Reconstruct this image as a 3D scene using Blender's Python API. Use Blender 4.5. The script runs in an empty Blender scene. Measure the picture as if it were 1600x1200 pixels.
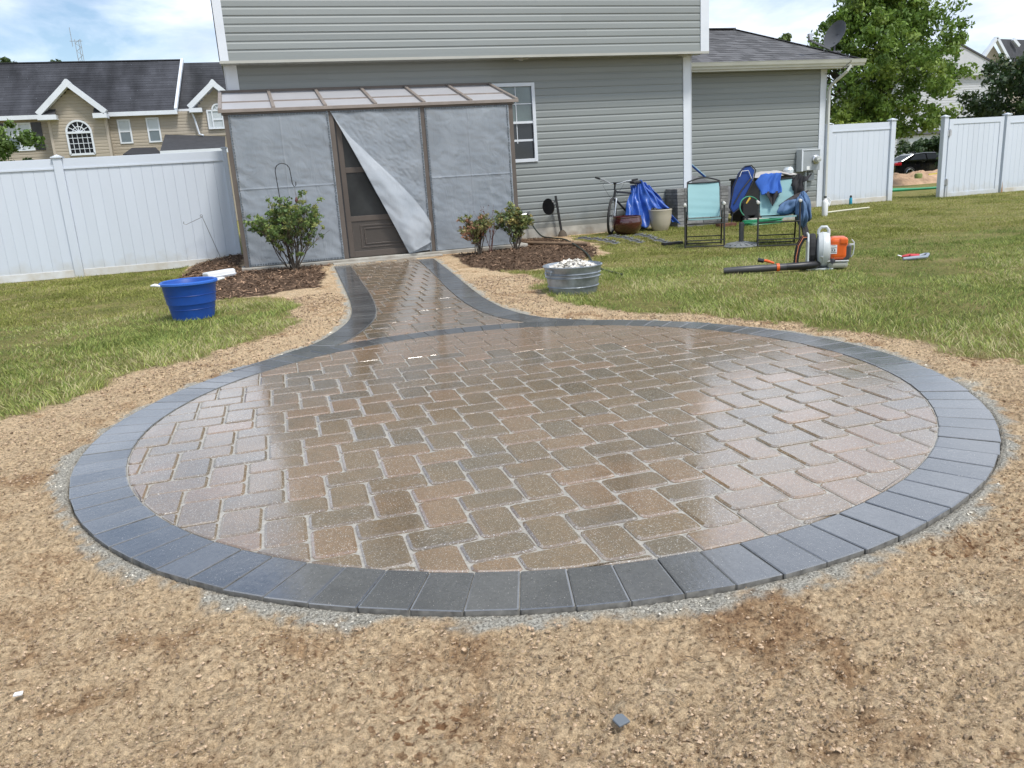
import bpy, math, random
import numpy as np
from mathutils import Vector, Matrix, Euler
random.seed(7); RNG = np.random.default_rng(7)
S = bpy.context.scene; COL = S.collection
PI = math.pi; R = math.radians

# ------------------------------------------------------------------ camera
CAMH = 1.176; F = 1246.0
def cam_axes():
    p, ro, A = .256, -.0635, R(16.5)
    f = Vector((0, math.cos(p), -math.sin(p))); r = Vector((1, 0, 0)); u = r.cross(f)
    r2 = r*math.cos(ro)+u*math.sin(ro); u2 = -r*math.sin(ro)+u*math.cos(ro)
    M = Matrix.Rotation(-A, 3, 'Z')
    return M@r2, M@u2, M@f
CR, CU, CW = cam_axes()
cd = bpy.data.cameras.new('camera'); cam = bpy.data.objects.new('camera', cd); COL.objects.link(cam)
mw = Matrix((( CR.x, CU.x, -CW.x, 0), (CR.y, CU.y, -CW.y, 0), (CR.z, CU.z, -CW.z, CAMH), (0, 0, 0, 1)))
cam.matrix_world = mw
cd.sensor_width = 36; cd.lens = 36*F/1600; cd.clip_start = .05; cd.clip_end = 2000
S.camera = cam
def at(px, py, v):
    "world point on the vertical plane y=v seen at photo pixel px,py"
    d = CR*(px-800)-CU*(py-600)+CW*F
    t = v/d.y
    return Vector((d.x*t, v, CAMH+d.z*t))

# ------------------------------------------------------------------ world, sun, exposure
SUN_EL, SUN_AZ = R(60), R(158)          # azimuth measured from +Y clockwise
w = bpy.data.worlds.new('World'); S.world = w; w.use_nodes = True
def build_world():
    nt = w.node_tree; n = nt.nodes; l = nt.links; n.clear()
    out = n.new('ShaderNodeOutputWorld'); bg = n.new('ShaderNodeBackground')
    sky = n.new('ShaderNodeTexSky'); sky.sky_type = 'NISHITA'; sky.sun_disc = False
    sky.sun_elevation = SUN_EL; sky.sun_rotation = SUN_AZ; sky.air_density = 1.1; sky.dust_density = .6; sky.ozone_density = 2.0
    tc = n.new('ShaderNodeTexCoord'); sep = n.new('ShaderNodeSeparateXYZ')
    l.new(tc.outputs['Generated'], sep.inputs[0])
    add = n.new('ShaderNodeMath'); add.operation = 'ADD'; add.inputs[1].default_value = .22
    mx = n.new('ShaderNodeMath'); mx.operation = 'MAXIMUM'; mx.inputs[1].default_value = 0
    l.new(sep.outputs[2], mx.inputs[0]); l.new(mx.outputs[0], add.inputs[0])
    dv = n.new('ShaderNodeVectorMath'); dv.operation = 'DIVIDE'
    cmb = n.new('ShaderNodeCombineXYZ')
    for i in range(3): l.new(add.outputs[0], cmb.inputs[i])
    l.new(tc.outputs['Generated'], dv.inputs[0]); l.new(cmb.outputs[0], dv.inputs[1])
    mp = n.new('ShaderNodeMapping'); mp.inputs['Scale'].default_value = (1, 1, 0); mp.inputs['Location'].default_value = (3.3, 1.75, 0)
    l.new(dv.outputs[0], mp.inputs[0])
    ns = n.new('ShaderNodeTexNoise'); ns.inputs['Scale'].default_value = 1.5; ns.inputs['Detail'].default_value = 9; ns.inputs['Roughness'].default_value = .55; ns.inputs['Distortion'].default_value = .35
    l.new(mp.outputs[0], ns.inputs['Vector'])
    # thin haze of cloud toward +X, broken cloud toward -X
    gx = n.new('ShaderNodeMath'); gx.operation = 'MULTIPLY_ADD'; gx.inputs[1].default_value = .10; gx.inputs[2].default_value = .015
    l.new(sep.outputs[0], gx.inputs[0])
    sm = n.new('ShaderNodeMath'); sm.operation = 'ADD'; l.new(ns.outputs['Fac'], sm.inputs[0]); l.new(gx.outputs[0], sm.inputs[1])
    rp = n.new('ShaderNodeValToRGB'); rp.color_ramp.elements[0].position = .37; rp.color_ramp.elements[0].color = (0, 0, 0, 1)
    rp.color_ramp.elements[1].position = .57; rp.color_ramp.elements[1].color = (1, 1, 1, 1)
    l.new(sm.outputs[0], rp.inputs[0])
    n2 = n.new('ShaderNodeTexNoise'); n2.inputs['Scale'].default_value = 3.1; n2.inputs['Detail'].default_value = 5
    l.new(mp.outputs[0], n2.inputs['Vector'])
    rc = n.new('ShaderNodeValToRGB'); rc.color_ramp.elements[0].position = .35; rc.color_ramp.elements[0].color = (.50, .57, .70, 1)
    rc.color_ramp.elements[1].position = .62; rc.color_ramp.elements[1].color = (.76, .82, .92, 1)
    l.new(n2.outputs['Fac'], rc.inputs[0])
    cs = n.new('ShaderNodeVectorMath'); cs.operation = 'SCALE'; cs.inputs['Scale'].default_value = 10.6
    l.new(rc.outputs[0], cs.inputs[0])
    mix = n.new('ShaderNodeMix'); mix.data_type = 'RGBA'
    l.new(rp.outputs[0], mix.inputs[0]); l.new(sky.outputs[0], mix.inputs[6]); l.new(cs.outputs[0], mix.inputs[7])
    l.new(mix.outputs[2], bg.inputs[0]); bg.inputs[1].default_value = .10
    l.new(bg.outputs[0], out.inputs[0])
build_world()
sl = bpy.data.lights.new('sun', 'SUN'); sl.energy = 2.3; sl.angle = R(11); sl.color = (1, .96, .9)
so = bpy.data.objects.new('sun', sl); COL.objects.link(so)
sd = Vector((math.sin(SUN_AZ)*math.cos(SUN_EL), math.cos(SUN_AZ)*math.cos(SUN_EL), math.sin(SUN_EL)))
so.rotation_euler = (-sd).to_track_quat('-Z', 'Y').to_euler(); so.location = (0, 0, 30)
S.view_settings.view_transform = 'Standard'; S.view_settings.look = 'None'
S.view_settings.exposure = 0.60; S.view_settings.gamma = 1; S.view_settings.use_curve_mapping = False
S.render.engine = 'CYCLES'

# ------------------------------------------------------------------ helpers
def rgb(c): return (c[0], c[1], c[2], 1)
def srgb(r, g, b):
    f = lambda c: (c/255/12.92) if c/255 <= .04045 else ((c/255+.055)/1.055)**2.4
    return (f(r), f(g), f(b))
def mk(name, col, rough=.6, metal=0, var=.12, vs=3, bump=0, bs=40, col2=None, coat=0, spec=.5, stretch=(1, 1, 1), objrand=0, detail=4, bdist=.002, trans=0, rvar=0, streak=0):
    m = bpy.data.materials.new(name); m.use_nodes = True; nt = m.node_tree; n = nt.nodes; l = nt.links
    b = n['Principled BSDF']; b.inputs['Roughness'].default_value = rough; b.inputs['Metallic'].default_value = metal
    b.inputs['Specular IOR Level'].default_value = spec; b.inputs['Coat Weight'].default_value = coat
    b.inputs['Coat Roughness'].default_value = .08
    tc = n.new('ShaderNodeTexCoord'); mp = n.new('ShaderNodeMapping'); mp.inputs['Scale'].default_value = stretch
    oi = n.new('ShaderNodeObjectInfo'); sc = n.new('ShaderNodeMath'); sc.operation = 'MULTIPLY'; sc.inputs[1].default_value = 37
    l.new(oi.outputs['Random'], sc.inputs[0]); l.new(tc.outputs['Object'], mp.inputs[0])
    av = n.new('ShaderNodeVectorMath'); av.operation = 'ADD'; l.new(mp.outputs[0], av.inputs[0]); l.new(sc.outputs[0], av.inputs[1])
    ns = n.new('ShaderNodeTexNoise'); ns.inputs['Scale'].default_value = vs; ns.inputs['Detail'].default_value = detail; ns.inputs['Roughness'].default_value = .6
    l.new(av.outputs[0], ns.inputs['Vector'])
    mix = n.new('ShaderNodeMix'); mix.data_type = 'RGBA'
    c2 = col2 or tuple(min(1, c*(1+var)) for c in col); c1 = col if col2 else tuple(c*(1-var) for c in col)
    mix.inputs[6].default_value = rgb(c1); mix.inputs[7].default_value = rgb(c2)
    rm = n.new('ShaderNodeMapRange'); rm.inputs[1].default_value = .3; rm.inputs[2].default_value = .7
    l.new(ns.outputs['Fac'], rm.inputs[0]); l.new(rm.outputs[0], mix.inputs[0])
    last = mix.outputs[2]
    if objrand:
        hs = n.new('ShaderNodeHueSaturation'); mr = n.new('ShaderNodeMapRange'); mr.inputs[3].default_value = 1-objrand; mr.inputs[4].default_value = 1+objrand
        l.new(oi.outputs['Random'], mr.inputs[0]); l.new(mr.outputs[0], hs.inputs['Value']); l.new(last, hs.inputs['Color']); last = hs.outputs[0]
    l.new(last, b.inputs['Base Color'])
    if rvar:
        r2 = n.new('ShaderNodeMapRange'); r2.inputs[1].default_value = .3; r2.inputs[2].default_value = .7; r2.inputs[3].default_value = max(0, rough-rvar); r2.inputs[4].default_value = rough+rvar
        l.new(ns.outputs['Fac'], r2.inputs[0]); l.new(r2.outputs[0], b.inputs['Roughness'])
    if bump:
        nb = n.new('ShaderNodeTexNoise'); nb.inputs['Scale'].default_value = bs; nb.inputs['Detail'].default_value = 5
        l.new(av.outputs[0], nb.inputs['Vector']); bp = n.new('ShaderNodeBump'); bp.inputs['Strength'].default_value = bump; bp.inputs['Distance'].default_value = bdist
        l.new(nb.outputs['Fac'], bp.inputs['Height']); l.new(bp.outputs[0], b.inputs['Normal'])
    if trans: b.inputs['Transmission Weight'].default_value = trans
    return m

def vcol_mat(name, rough=.7, attr='Col', transl=.3, spec=.3, sat=1):
    m = bpy.data.materials.new(name); m.use_nodes = True; nt = m.node_tree; n = nt.nodes; l = nt.links
    b = n['Principled BSDF']; b.inputs['Roughness'].default_value = rough; b.inputs['Specular IOR Level'].default_value = spec
    a = n.new('ShaderNodeAttribute'); a.attribute_name = attr; l.new(a.outputs['Color'], b.inputs['Base Color'])
    if transl:
        t = n.new('ShaderNodeBsdfTranslucent'); l.new(a.outputs['Color'], t.inputs[0]); mx = n.new('ShaderNodeMixShader'); mx.inputs[0].default_value = transl
        l.new(b.outputs[0], mx.inputs[1]); l.new(t.outputs[0], mx.inputs[2]); l.new(mx.outputs[0], n['Material Output'].inputs[0])
    return m

def origin_of(p):
    v = Vector((0, 0, 0))
    while p is not None: v += Vector(p.location); p = p.parent
    return v
class MB:
    def __init__(s): s.v = []; s.f = []; s.sm = []
    def add(s, vs, fs, smooth=False):
        o = len(s.v); s.v += [tuple(v) for v in vs]; s.f += [tuple(i+o for i in f) for f in fs]; s.sm += [smooth]*len(fs); return s
    def box(s, x0, x1, y0, y1, z0, z1, M=None):
        vs = [Vector(p) for p in ((x0,y0,z0),(x1,y0,z0),(x1,y1,z0),(x0,y1,z0),(x0,y0,z1),(x1,y0,z1),(x1,y1,z1),(x0,y1,z1))]
        if M is not None: vs = [M@v for v in vs]
        return s.add(vs, [(0,3,2,1),(4,5,6,7),(0,1,5,4),(1,2,6,5),(2,3,7,6),(3,0,4,7)])
    def bar(s, a, b, wd, ht=None, up=(0, 0, 1)):
        a = Vector(a); b = Vector(b); d = b-a; L = d.length; ht = ht or wd
        z = d.normalized(); x = Vector(up).cross(z)
        if x.length < 1e-4: x = Vector((1, 0, 0)).cross(z)
        x.normalize(); y = z.cross(x)
        M = Matrix(((x.x,y.x,z.x,a.x),(x.y,y.y,z.y,a.y),(x.z,y.z,z.z,a.z),(0,0,0,1)))
        return s.box(-wd/2, wd/2, -ht/2, ht/2, 0, L, M)
    def tube(s, pts, r, n=8, closed=False, caps=True):
        pts = [Vector(p) for p in pts]; N = len(pts); rs = r if hasattr(r, '__len__') else [r]*N
        rings = []; prev = None
        for i, p in enumerate(pts):
            if closed: d = pts[(i+1) % N]-pts[i-1]
            else: d = pts[min(i+1, N-1)]-pts[max(i-1, 0)]
            d.normalize()
            if prev is None:
                x = d.cross(Vector((0, 0, 1)))
                if x.length < .1: x = d.cross(Vector((1, 0, 0)))
            else: x = prev-d*prev.dot(d)
            x.normalize(); prev = x; y = d.cross(x)
            rings.append([p+(x*math.cos(2*PI*k/n)+y*math.sin(2*PI*k/n))*rs[i] for k in range(n)])
        vs = [v for g in rings for v in g]; fs = []
        for i in range(N if closed else N-1):
            j = (i+1) % N
            for k in range(n): fs.append((i*n+k, i*n+(k+1) % n, j*n+(k+1) % n, j*n+k))
        if caps and not closed: fs += [tuple(range(n-1, -1, -1)), tuple((N-1)*n+k for k in range(n))]
        return s.add(vs, fs, True)
    def lathe(s, prof, c=(0, 0, 0), n=32, M=None, sx=1, sy=1):
        vs = []; fs = []; m = len(prof); c = Vector(c)
        for k in range(n):
            a = 2*PI*k/n
            for (r, z) in prof:
                p = Vector((r*math.cos(a)*sx, r*math.sin(a)*sy, z))
                vs.append((M@p if M is not None else p)+c)
        for k in range(n):
            j = (k+1) % n
            for i in range(m-1): fs.append((k*m+i, j*m+i, j*m+i+1, k*m+i+1))
        return s.add(vs, fs, True)
    def prism(s, poly, z0, z1, M=None):
        n = len(poly); vs = [Vector((p[0], p[1], z0)) for p in poly]+[Vector((p[0], p[1], z1)) for p in poly]
        if M is not None: vs = [M@v for v in vs]
        return s.add(vs, [tuple(range(n-1, -1, -1)), tuple(range(n, 2*n))]+[(i, (i+1) % n, n+(i+1) % n, n+i) for i in range(n)])
    def grid(s, f, nu, nv, smooth=True):
        vs = [f(i/nu, j/nv) for j in range(nv+1) for i in range(nu+1)]
        fs = [(j*(nu+1)+i, j*(nu+1)+i+1, (j+1)*(nu+1)+i+1, (j+1)*(nu+1)+i) for j in range(nv) for i in range(nu)]
        return s.add(vs, fs, smooth)
    def mesh(s, name, mat, off=(0, 0, 0)):
        me = bpy.data.meshes.new(name); o = Vector(off)
        me.from_pydata([(v[0]-o.x, v[1]-o.y, v[2]-o.z) for v in s.v], [], s.f)
        me.polygons.foreach_set('use_smooth', s.sm)
        if mat: me.materials.append(mat)
        me.update(); return me
    def build(s, name, mat, parent=None, bevel=0, angle=True, seg=2):
        me = s.mesh(name, mat, origin_of(parent))
        o = bpy.data.objects.new(name, me); COL.objects.link(o); o.parent = parent
        if bevel:
            b = o.modifiers.new('bevel', 'BEVEL'); b.width = bevel; b.segments = seg; b.limit_method = 'ANGLE'; b.angle_limit = R(35)
        if any(s.sm):
            e = o.modifiers.new('split', 'EDGE_SPLIT'); e.split_angle = R(38)
        return o
def tag(o, label=None, cat=None, group=None, kind=None):
    if label: o['label'] = label
    if cat: o['category'] = cat
    if group: o['group'] = group
    if kind: o['kind'] = kind
    return o
def thing(name, label, cat, loc=(0, 0, 0), group=None):
    o = bpy.data.objects.new(name, None); COL.objects.link(o); o.location = loc; o.empty_display_size = .1
    return tag(o, label, cat, group)
def inst(me, name, parent, loc, rot=(0, 0, 0), scale=(1, 1, 1)):
    o = bpy.data.objects.new(name, me); COL.objects.link(o); o.parent = parent
    o.location = Vector(loc)-origin_of(parent); o.rotation_euler = rot; o.scale = scale
    return o
def copy_tree(o, parent=None):
    c = o.copy(); COL.objects.link(c); c.parent = parent
    for ch in o.children: copy_tree(ch, c)
    return c
def npmesh(name, V, Fq, mat, parent=None, cols=None, smooth=False, nper=4):
    me = bpy.data.meshes.new(name); V = np.asarray(V, np.float32); Fq = np.asarray(Fq, np.int32)
    me.vertices.add(len(V)); me.vertices.foreach_set('co', V.ravel())
    nf = len(Fq); me.loops.add(nf*nper); me.loops.foreach_set('vertex_index', Fq.ravel())
    me.polygons.add(nf); me.polygons.foreach_set('loop_start', np.arange(0, nf*nper, nper, dtype=np.int32))
    me.polygons.foreach_set('use_smooth', np.full(nf, smooth))
    if cols is not None:
        a = me.color_attributes.new('Col', 'FLOAT_COLOR', 'POINT'); c = np.ones((len(V), 4), np.float32); c[:, :3] = cols; a.data.foreach_set('color', c.ravel())
    me.materials.append(mat); me.update(calc_edges=True)
    o = bpy.data.objects.new(name, me); COL.objects.link(o); o.parent = parent
    return o
_lat = RNG.random((256, 256))
def vnoise(x, y, s, seed=0):
    x = np.asarray(x)/s+seed*17.3; y = np.asarray(y)/s+seed*9.7
    xi = np.floor(x).astype(int); yi = np.floor(y).astype(int); fx = x-xi; fy = y-yi
    fx = fx*fx*(3-2*fx); fy = fy*fy*(3-2*fy)
    g = lambda a, b: _lat[a % 256, b % 256]
    return (g(xi, yi)*(1-fx)+g(xi+1, yi)*fx)*(1-fy)+(g(xi, yi+1)*(1-fx)+g(xi+1, yi+1)*fx)*fy-.5
def sdf(x, y, poly):
    "signed distance, negative inside"
    P = np.asarray(poly, float); d = np.full(x.shape, 1e9); ins = np.zeros(x.shape, bool)
    for i in range(len(P)):
        a = P[i]; b = P[(i+1) % len(P)]; e = b-a
        t = np.clip(((x-a[0])*e[0]+(y-a[1])*e[1])/max(1e-9, e@e), 0, 1)
        d = np.minimum(d, np.hypot(x-a[0]-t*e[0], y-a[1]-t*e[1]))
        c = ((a[1] > y) != (b[1] > y)) & (x < (b[0]-a[0])*(y-a[1])/(b[1]-a[1]+1e-12)+a[0]); ins ^= c
    return np.where(ins, -d, d)
def smooth01(t): t = np.clip(t, 0, 1); return t*t*(3-2*t)
def catmull(P, n=8):
    P = [np.array(p, float) for p in P]; P = [2*P[0]-P[1]]+P+[2*P[-1]-P[-2]]; out = []
    for i in range(1, len(P)-2):
        for k in range(n):
            t = k/n; a, b, c, d = P[i-1:i+3]
            out.append(.5*((2*b)+(-a+c)*t+(2*a-5*b+4*c-d)*t*t+(-a+3*b-3*c+d)*t**3))
    out.append(P[-2]); return out
def text_mesh(s, size, mat, name, parent, M, ext=.001):
    cu = bpy.data.curves.new('t', 'FONT'); cu.body = s; cu.size = size; cu.extrude = ext; cu.align_x = 'CENTER'
    o = bpy.data.objects.new('t', cu); COL.objects.link(o)
    dg = bpy.context.evaluated_depsgraph_get(); me = bpy.data.meshes.new_from_object(o.evaluated_get(dg)); bpy.data.objects.remove(o)
    me.transform(Matrix.Translation(-origin_of(parent))@M); me.materials.clear(); me.materials.append(mat)
    q = bpy.data.objects.new(name, me); COL.objects.link(q); q.parent = parent; return q

# ------------------------------------------------------------------ materials
M = {}
M['siding'] = mk('grey_vinyl_siding', (.235, .257, .253), .5, var=.05, vs=1.2, bump=.15, bs=60, stretch=(.25, 1, 3), objrand=.035, bdist=.001)
M['trim'] = mk('white_trim', (.64, .68, .73), .45, var=.05, vs=2, bump=.05)
M['gutter'] = mk('offwhite_gutter', (.56, .57, .53), .4, var=.08, vs=2, stretch=(1, 1, 4))
M['soffit'] = mk('soffit_vinyl', (.40, .40, .36), .5, var=.06)
M['concrete'] = mk('concrete', (.40, .39, .35), .85, var=.25, vs=4, bump=.5, bs=40, detail=8)
M['bronze'] = mk('bronze_aluminium', (.115, .095, .08), .45, var=.12, vs=4, bump=.05)
M['bronze_l'] = mk('weathered_bronze', (.24, .205, .18), .5, var=.15, vs=5)
M['poly'] = mk('polycarbonate_panel', (.40, .40, .415), .4, var=.05, vs=2)
M['tape'] = mk('staple_tape', (.12, .14, .16), .5, var=.5, vs=60)
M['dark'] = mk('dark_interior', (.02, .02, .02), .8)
M['deck'] = mk('roof_and_painted_shade', (.09, .085, .08), .8)  # dark tone for the main roof and the sunroom's painted interior shade
M['vinyl'] = mk('white_vinyl_fence', (.60, .65, .72), .38, var=.03, vs=1.3, bump=.03, stretch=(1, 1, .3), objrand=.012)
def grime(m, z0, z1, col):
    nt = m.node_tree; n = nt.nodes; l = nt.links; b = n['Principled BSDF']; src = b.inputs['Base Color'].links[0].from_socket
    g = n.new('ShaderNodeNewGeometry'); sp = n.new('ShaderNodeSeparateXYZ'); l.new(g.outputs['Position'], sp.inputs[0])
    ns = n.new('ShaderNodeTexNoise'); ns.inputs['Scale'].default_value = 6; ns.inputs['Detail'].default_value = 6; l.new(g.outputs['Position'], ns.inputs['Vector'])
    a = n.new('ShaderNodeMath'); a.operation = 'MULTIPLY_ADD'; a.inputs[1].default_value = .45; l.new(ns.outputs['Fac'], a.inputs[0]); l.new(sp.outputs[2], a.inputs[2])
    r = n.new('ShaderNodeMapRange'); r.inputs[1].default_value = z0+.22; r.inputs[2].default_value = z1+.22; r.inputs[3].default_value = .55; r.inputs[4].default_value = 0; l.new(a.outputs[0], r.inputs[0])
    x = n.new('ShaderNodeMix'); x.data_type = 'RGBA'; l.new(r.outputs[0], x.inputs[0]); l.new(src, x.inputs[6]); x.inputs[7].default_value = rgb(col); l.new(x.outputs[2], b.inputs['Base Color'])
grime(M['vinyl'], -.02, .28, (.45, .42, .34)); grime(M['siding'], .10, .45, (.19, .17, .13)); grime(M['concrete'], -.05, .12, (.20, .15, .10))
M['vinyl_d'] = mk('dirty_vinyl_base', (.70, .72, .74), .45, col2=(.50, .45, .36), vs=3, detail=8)
M['black'] = mk('black_plastic', (.018, .018, .02), .4, var=.2, bump=.1)
M['blackmetal'] = mk('black_painted_metal', (.02, .02, .022), .35, var=.2)
M['steel'] = mk('brushed_steel', (.55, .56, .58), .3, metal=.9, var=.1)
M['white'] = mk('white_plastic', (.78, .79, .79), .4, var=.05)
M['glass'] = mk('dark_window_glass', (.015, .018, .02), .06, var=.1, spec=.7)
M['glass_pale'] = mk('blind_behind_glass', (.42, .46, .48), .18, var=.1, vs=2, coat=.8)
M['beige'] = mk('beige_siding', (.36, .315, .25), .6, var=.04, vs=1)
M['beige_trim'] = mk('beige_trim', (.42, .37, .31), .6, var=.04)

def shingle_mat(name, c1, c2, c3, streak=0):
    m = bpy.data.materials.new(name); m.use_nodes = True; nt = m.node_tree; n = nt.nodes; l = nt.links
    b = n['Principled BSDF']; b.inputs['Roughness'].default_value = .85; b.inputs['Specular IOR Level'].default_value = .25
    a = n.new('ShaderNodeAttribute'); a.attribute_name = 'Col'
    tc = n.new('ShaderNodeTexCoord'); ns = n.new('ShaderNodeTexNoise'); ns.inputs['Scale'].default_value = 120; ns.inputs['Detail'].default_value = 3
    l.new(tc.outputs['Object'], ns.inputs['Vector'])
    mr = n.new('ShaderNodeMapRange'); mr.inputs[3].default_value = .7; mr.inputs[4].default_value = 1.3; l.new(ns.outputs['Fac'], mr.inputs[0])
    hs = n.new('ShaderNodeHueSaturation'); l.new(a.outputs['Color'], hs.inputs['Color']); l.new(mr.outputs[0], hs.inputs['Value'])
    last = hs.outputs[0]
    if streak:
        mp = n.new('ShaderNodeMapping'); mp.inputs['Scale'].default_value = (.55, .12, .12); l.new(tc.outputs['Object'], mp.inputs[0])
        n3 = n.new('ShaderNodeTexNoise'); n3.inputs['Scale'].default_value = 1.6; n3.inputs['Detail'].default_value = 5; l.new(mp.outputs[0], n3.inputs['Vector'])
        m2 = n.new('ShaderNodeMapRange'); m2.inputs[1].default_value = .35; m2.inputs[2].default_value = .65; m2.inputs[3].default_value = .5; m2.inputs[4].default_value = 1.15
        l.new(n3.outputs['Fac'], m2.inputs[0]); h2 = n.new('ShaderNodeHueSaturation'); l.new(last, h2.inputs['Color']); l.new(m2.outputs[0], h2.inputs['Value']); last = h2.outputs[0]
    l.new(last, b.inputs['Base Color'])
    return m
M['shingle'] = shingle_mat('asphalt_shingles', 0, 0, 0)
M['shingle_far'] = shingle_mat('asphalt_shingles_far', 0, 0, 0, streak=1)

def shingles(name, parent, P0, P1, P2, P3, course, tab, base, var=.28, thick=.008):
    "courses of shingle tabs over the quad P0(eave left) P1(eave right) P2(ridge right) P3(ridge left); joined stuff"
    P0, P1, P2, P3 = [Vector(p) for p in (P0, P1, P2, P3)]
    o = origin_of(parent); nrm = (P1-P0).cross(P3-P0).normalized()
    if nrm.z < 0: nrm = -nrm
    H = ((P3-P0).length+(P2-P1).length)/2; nc = max(1, int(H/course)); V = []; Fq = []; C = []
    for j in range(nc):
        a0 = P0.lerp(P3, j/nc); a1 = P1.lerp(P2, j/nc); b0 = P0.lerp(P3, (j+1)/nc); b1 = P1.lerp(P2, (j+1)/nc)
        L = (a1-a0).length
        if L < .02: continue
        x = -random.random()*tab
        while x < L:
            wd = tab*random.uniform(.6, 1.5); xa = max(0, x); xb = min(L, x+wd); x += wd
            if xb-xa < .005: continue
            ta, tb = xa/L, xb/L; th = thick*random.uniform(.6, 1.5)
            q = [a0.lerp(a1, ta)+nrm*th, a0.lerp(a1, tb)+nrm*th, b0.lerp(b1, tb)+nrm*.001, b0.lerp(b1, ta)+nrm*.001, a0.lerp(a1, ta), a0.lerp(a1, tb)]
            k = len(V); V += [v-o for v in q]; Fq += [(k, k+1, k+2, k+3), (k+4, k+5, k+1, k)]
            c = 1+random.uniform(-var, var); C += [tuple(bc*c for bc in base)]*6
    return V, Fq, C

# ------------------------------------------------------------------ the ground
PC = np.array((1.272, 4.039)); RO_, RI_ = 2.24, 2.008
LO = [(-.33, 5.71), (-.11, 5.87), (.1, 6.1), (.27, 6.3), (.43, 6.6), (.58, 7.0), (.69, 7.45), (.77, 8.1), (.83, 9.0), (.9, 10.4), (1.0, 12.5)]
ROC = [(2.5, 12.3), (2.3, 10.2), (2.12, 8.5), (2.04, 7.4), (2.06, 6.75), (2.18, 6.3), (2.42, 5.97), (2.7, 5.72)]
LOs = catmull(LO, 8); ROs = catmull(ROC[::-1], 8)
PATH_POLY = LOs+ROs[::-1]
grassL = [(-1.53, 4.93), (-1.4, 5.21), (-1.22, 5.57), (-1.08, 5.9), (-.9, 6.06), (-.61, 6.23), (-.4, 6.53), (-.15, 6.8), (.06, 7.14), (.22, 7.58), (.25, 8.2), (.22, 8.98), (.17, 9.4), (-.1, 9.7), (-.58, 9.7), (-.91, 10.51), (-1.15, 11.2), (-1.32, 12.11), (-1.28, 13.29), (-1.2, 14.62), (-40, 14.62), (-40, 1), (-3.4, 3.2)]
grassR = [(2.8, 10.4), (2.87, 9.66), (3.02, 9.1), (2.98, 8.41), (2.72, 8.0), (2.65, 7.23), (2.69, 6.52), (2.95, 6.03), (3.32, 5.63), (3.59, 4.93), (3.76, 4.52), (3.81, 4.1), (3.94, 3.29), (4.3, 2.5), (40, 1), (40, 120), (8.1, 120), (8.1, 14.5), (6, 14.3), (5.4, 14.0), (5.2, 12.5), (5.09, 11.73), (4.54, 10.37), (3.88, 9.81), (3.47, 9.66), (3.06, 9.47), (2.85, 9.8)]
mulchL = [(-1.2, 14.62), (-1.3, 13.3), (-1.34, 12.1), (-1.17, 11.2), (-.92, 10.4), (-.55, 9.6), (-.05, 9.62), (.35, 9.85), (.62, 9.9), (.74, 10.5), (.8, 11.5), (.95, 12.6), (.95, 13.2), (-.28, 13.2), (-.28, 14.62)]
mulchR = [(2.85, 12.6), (2.72, 11.6), (2.66, 10.6), (2.7, 9.85), (2.95, 9.5), (3.47, 9.7), (3.88, 9.85), (4.5, 10.4), (5.0, 11.7), (5.15, 12.6), (5.1, 13.5), (5.1, 14.4), (4.1, 14.4), (4.1, 12.9)]
def base_h(x, y):
    x = np.asarray(x, float); y = np.asarray(y, float)
    r = np.hypot(x-PC[0], y-PC[1])
    h = -.017+.015*smooth01((r-2.3)/2.0)
    h = h+.045*smooth01(1-np.hypot((x-.1)/1.5, (y-11.4)/1.9))*2*.8+.035*smooth01(1-np.hypot((x-3.9)/1.4, (y-11.3)/1.7))*1.6
    h = h+.15*smooth01(1-np.hypot((x+.45)/1.0, (y-14.4)/2.0))
    far = np.clip(y-18, 0, 400); h = h-np.minimum(.022*far, .62)
    return h
def regions(x, y):
    nz = vnoise(x, y, .35, 1)*.22+vnoise(x, y, .09, 2)*.12
    gL = -sdf(x, y, grassL)+nz; gR = -sdf(x, y, grassR)+nz
    g = np.maximum(smooth01((gL+.06)/.16), smooth01((gR+.06)/.16))
    g = np.maximum(g, (y > 16.6).astype(float))
    g = np.where((y > 14.6) & (x < -.5), 1, g)
    m = np.maximum(smooth01((-sdf(x, y, mulchL)+nz*.6)/.08), smooth01((-sdf(x, y, mulchR)+nz*.6)/.08)); m = m*(1-g)
    r = np.hypot(x-PC[0], y-PC[1]); dp = np.minimum(r-RO_, sdf(x, y, PATH_POLY))
    gr = 1-smooth01((dp-.022-vnoise(x, y, .16, 5)*.10-vnoise(x, y, .035, 6)*.07)/.06)
    return g, m, gr, dp
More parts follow.
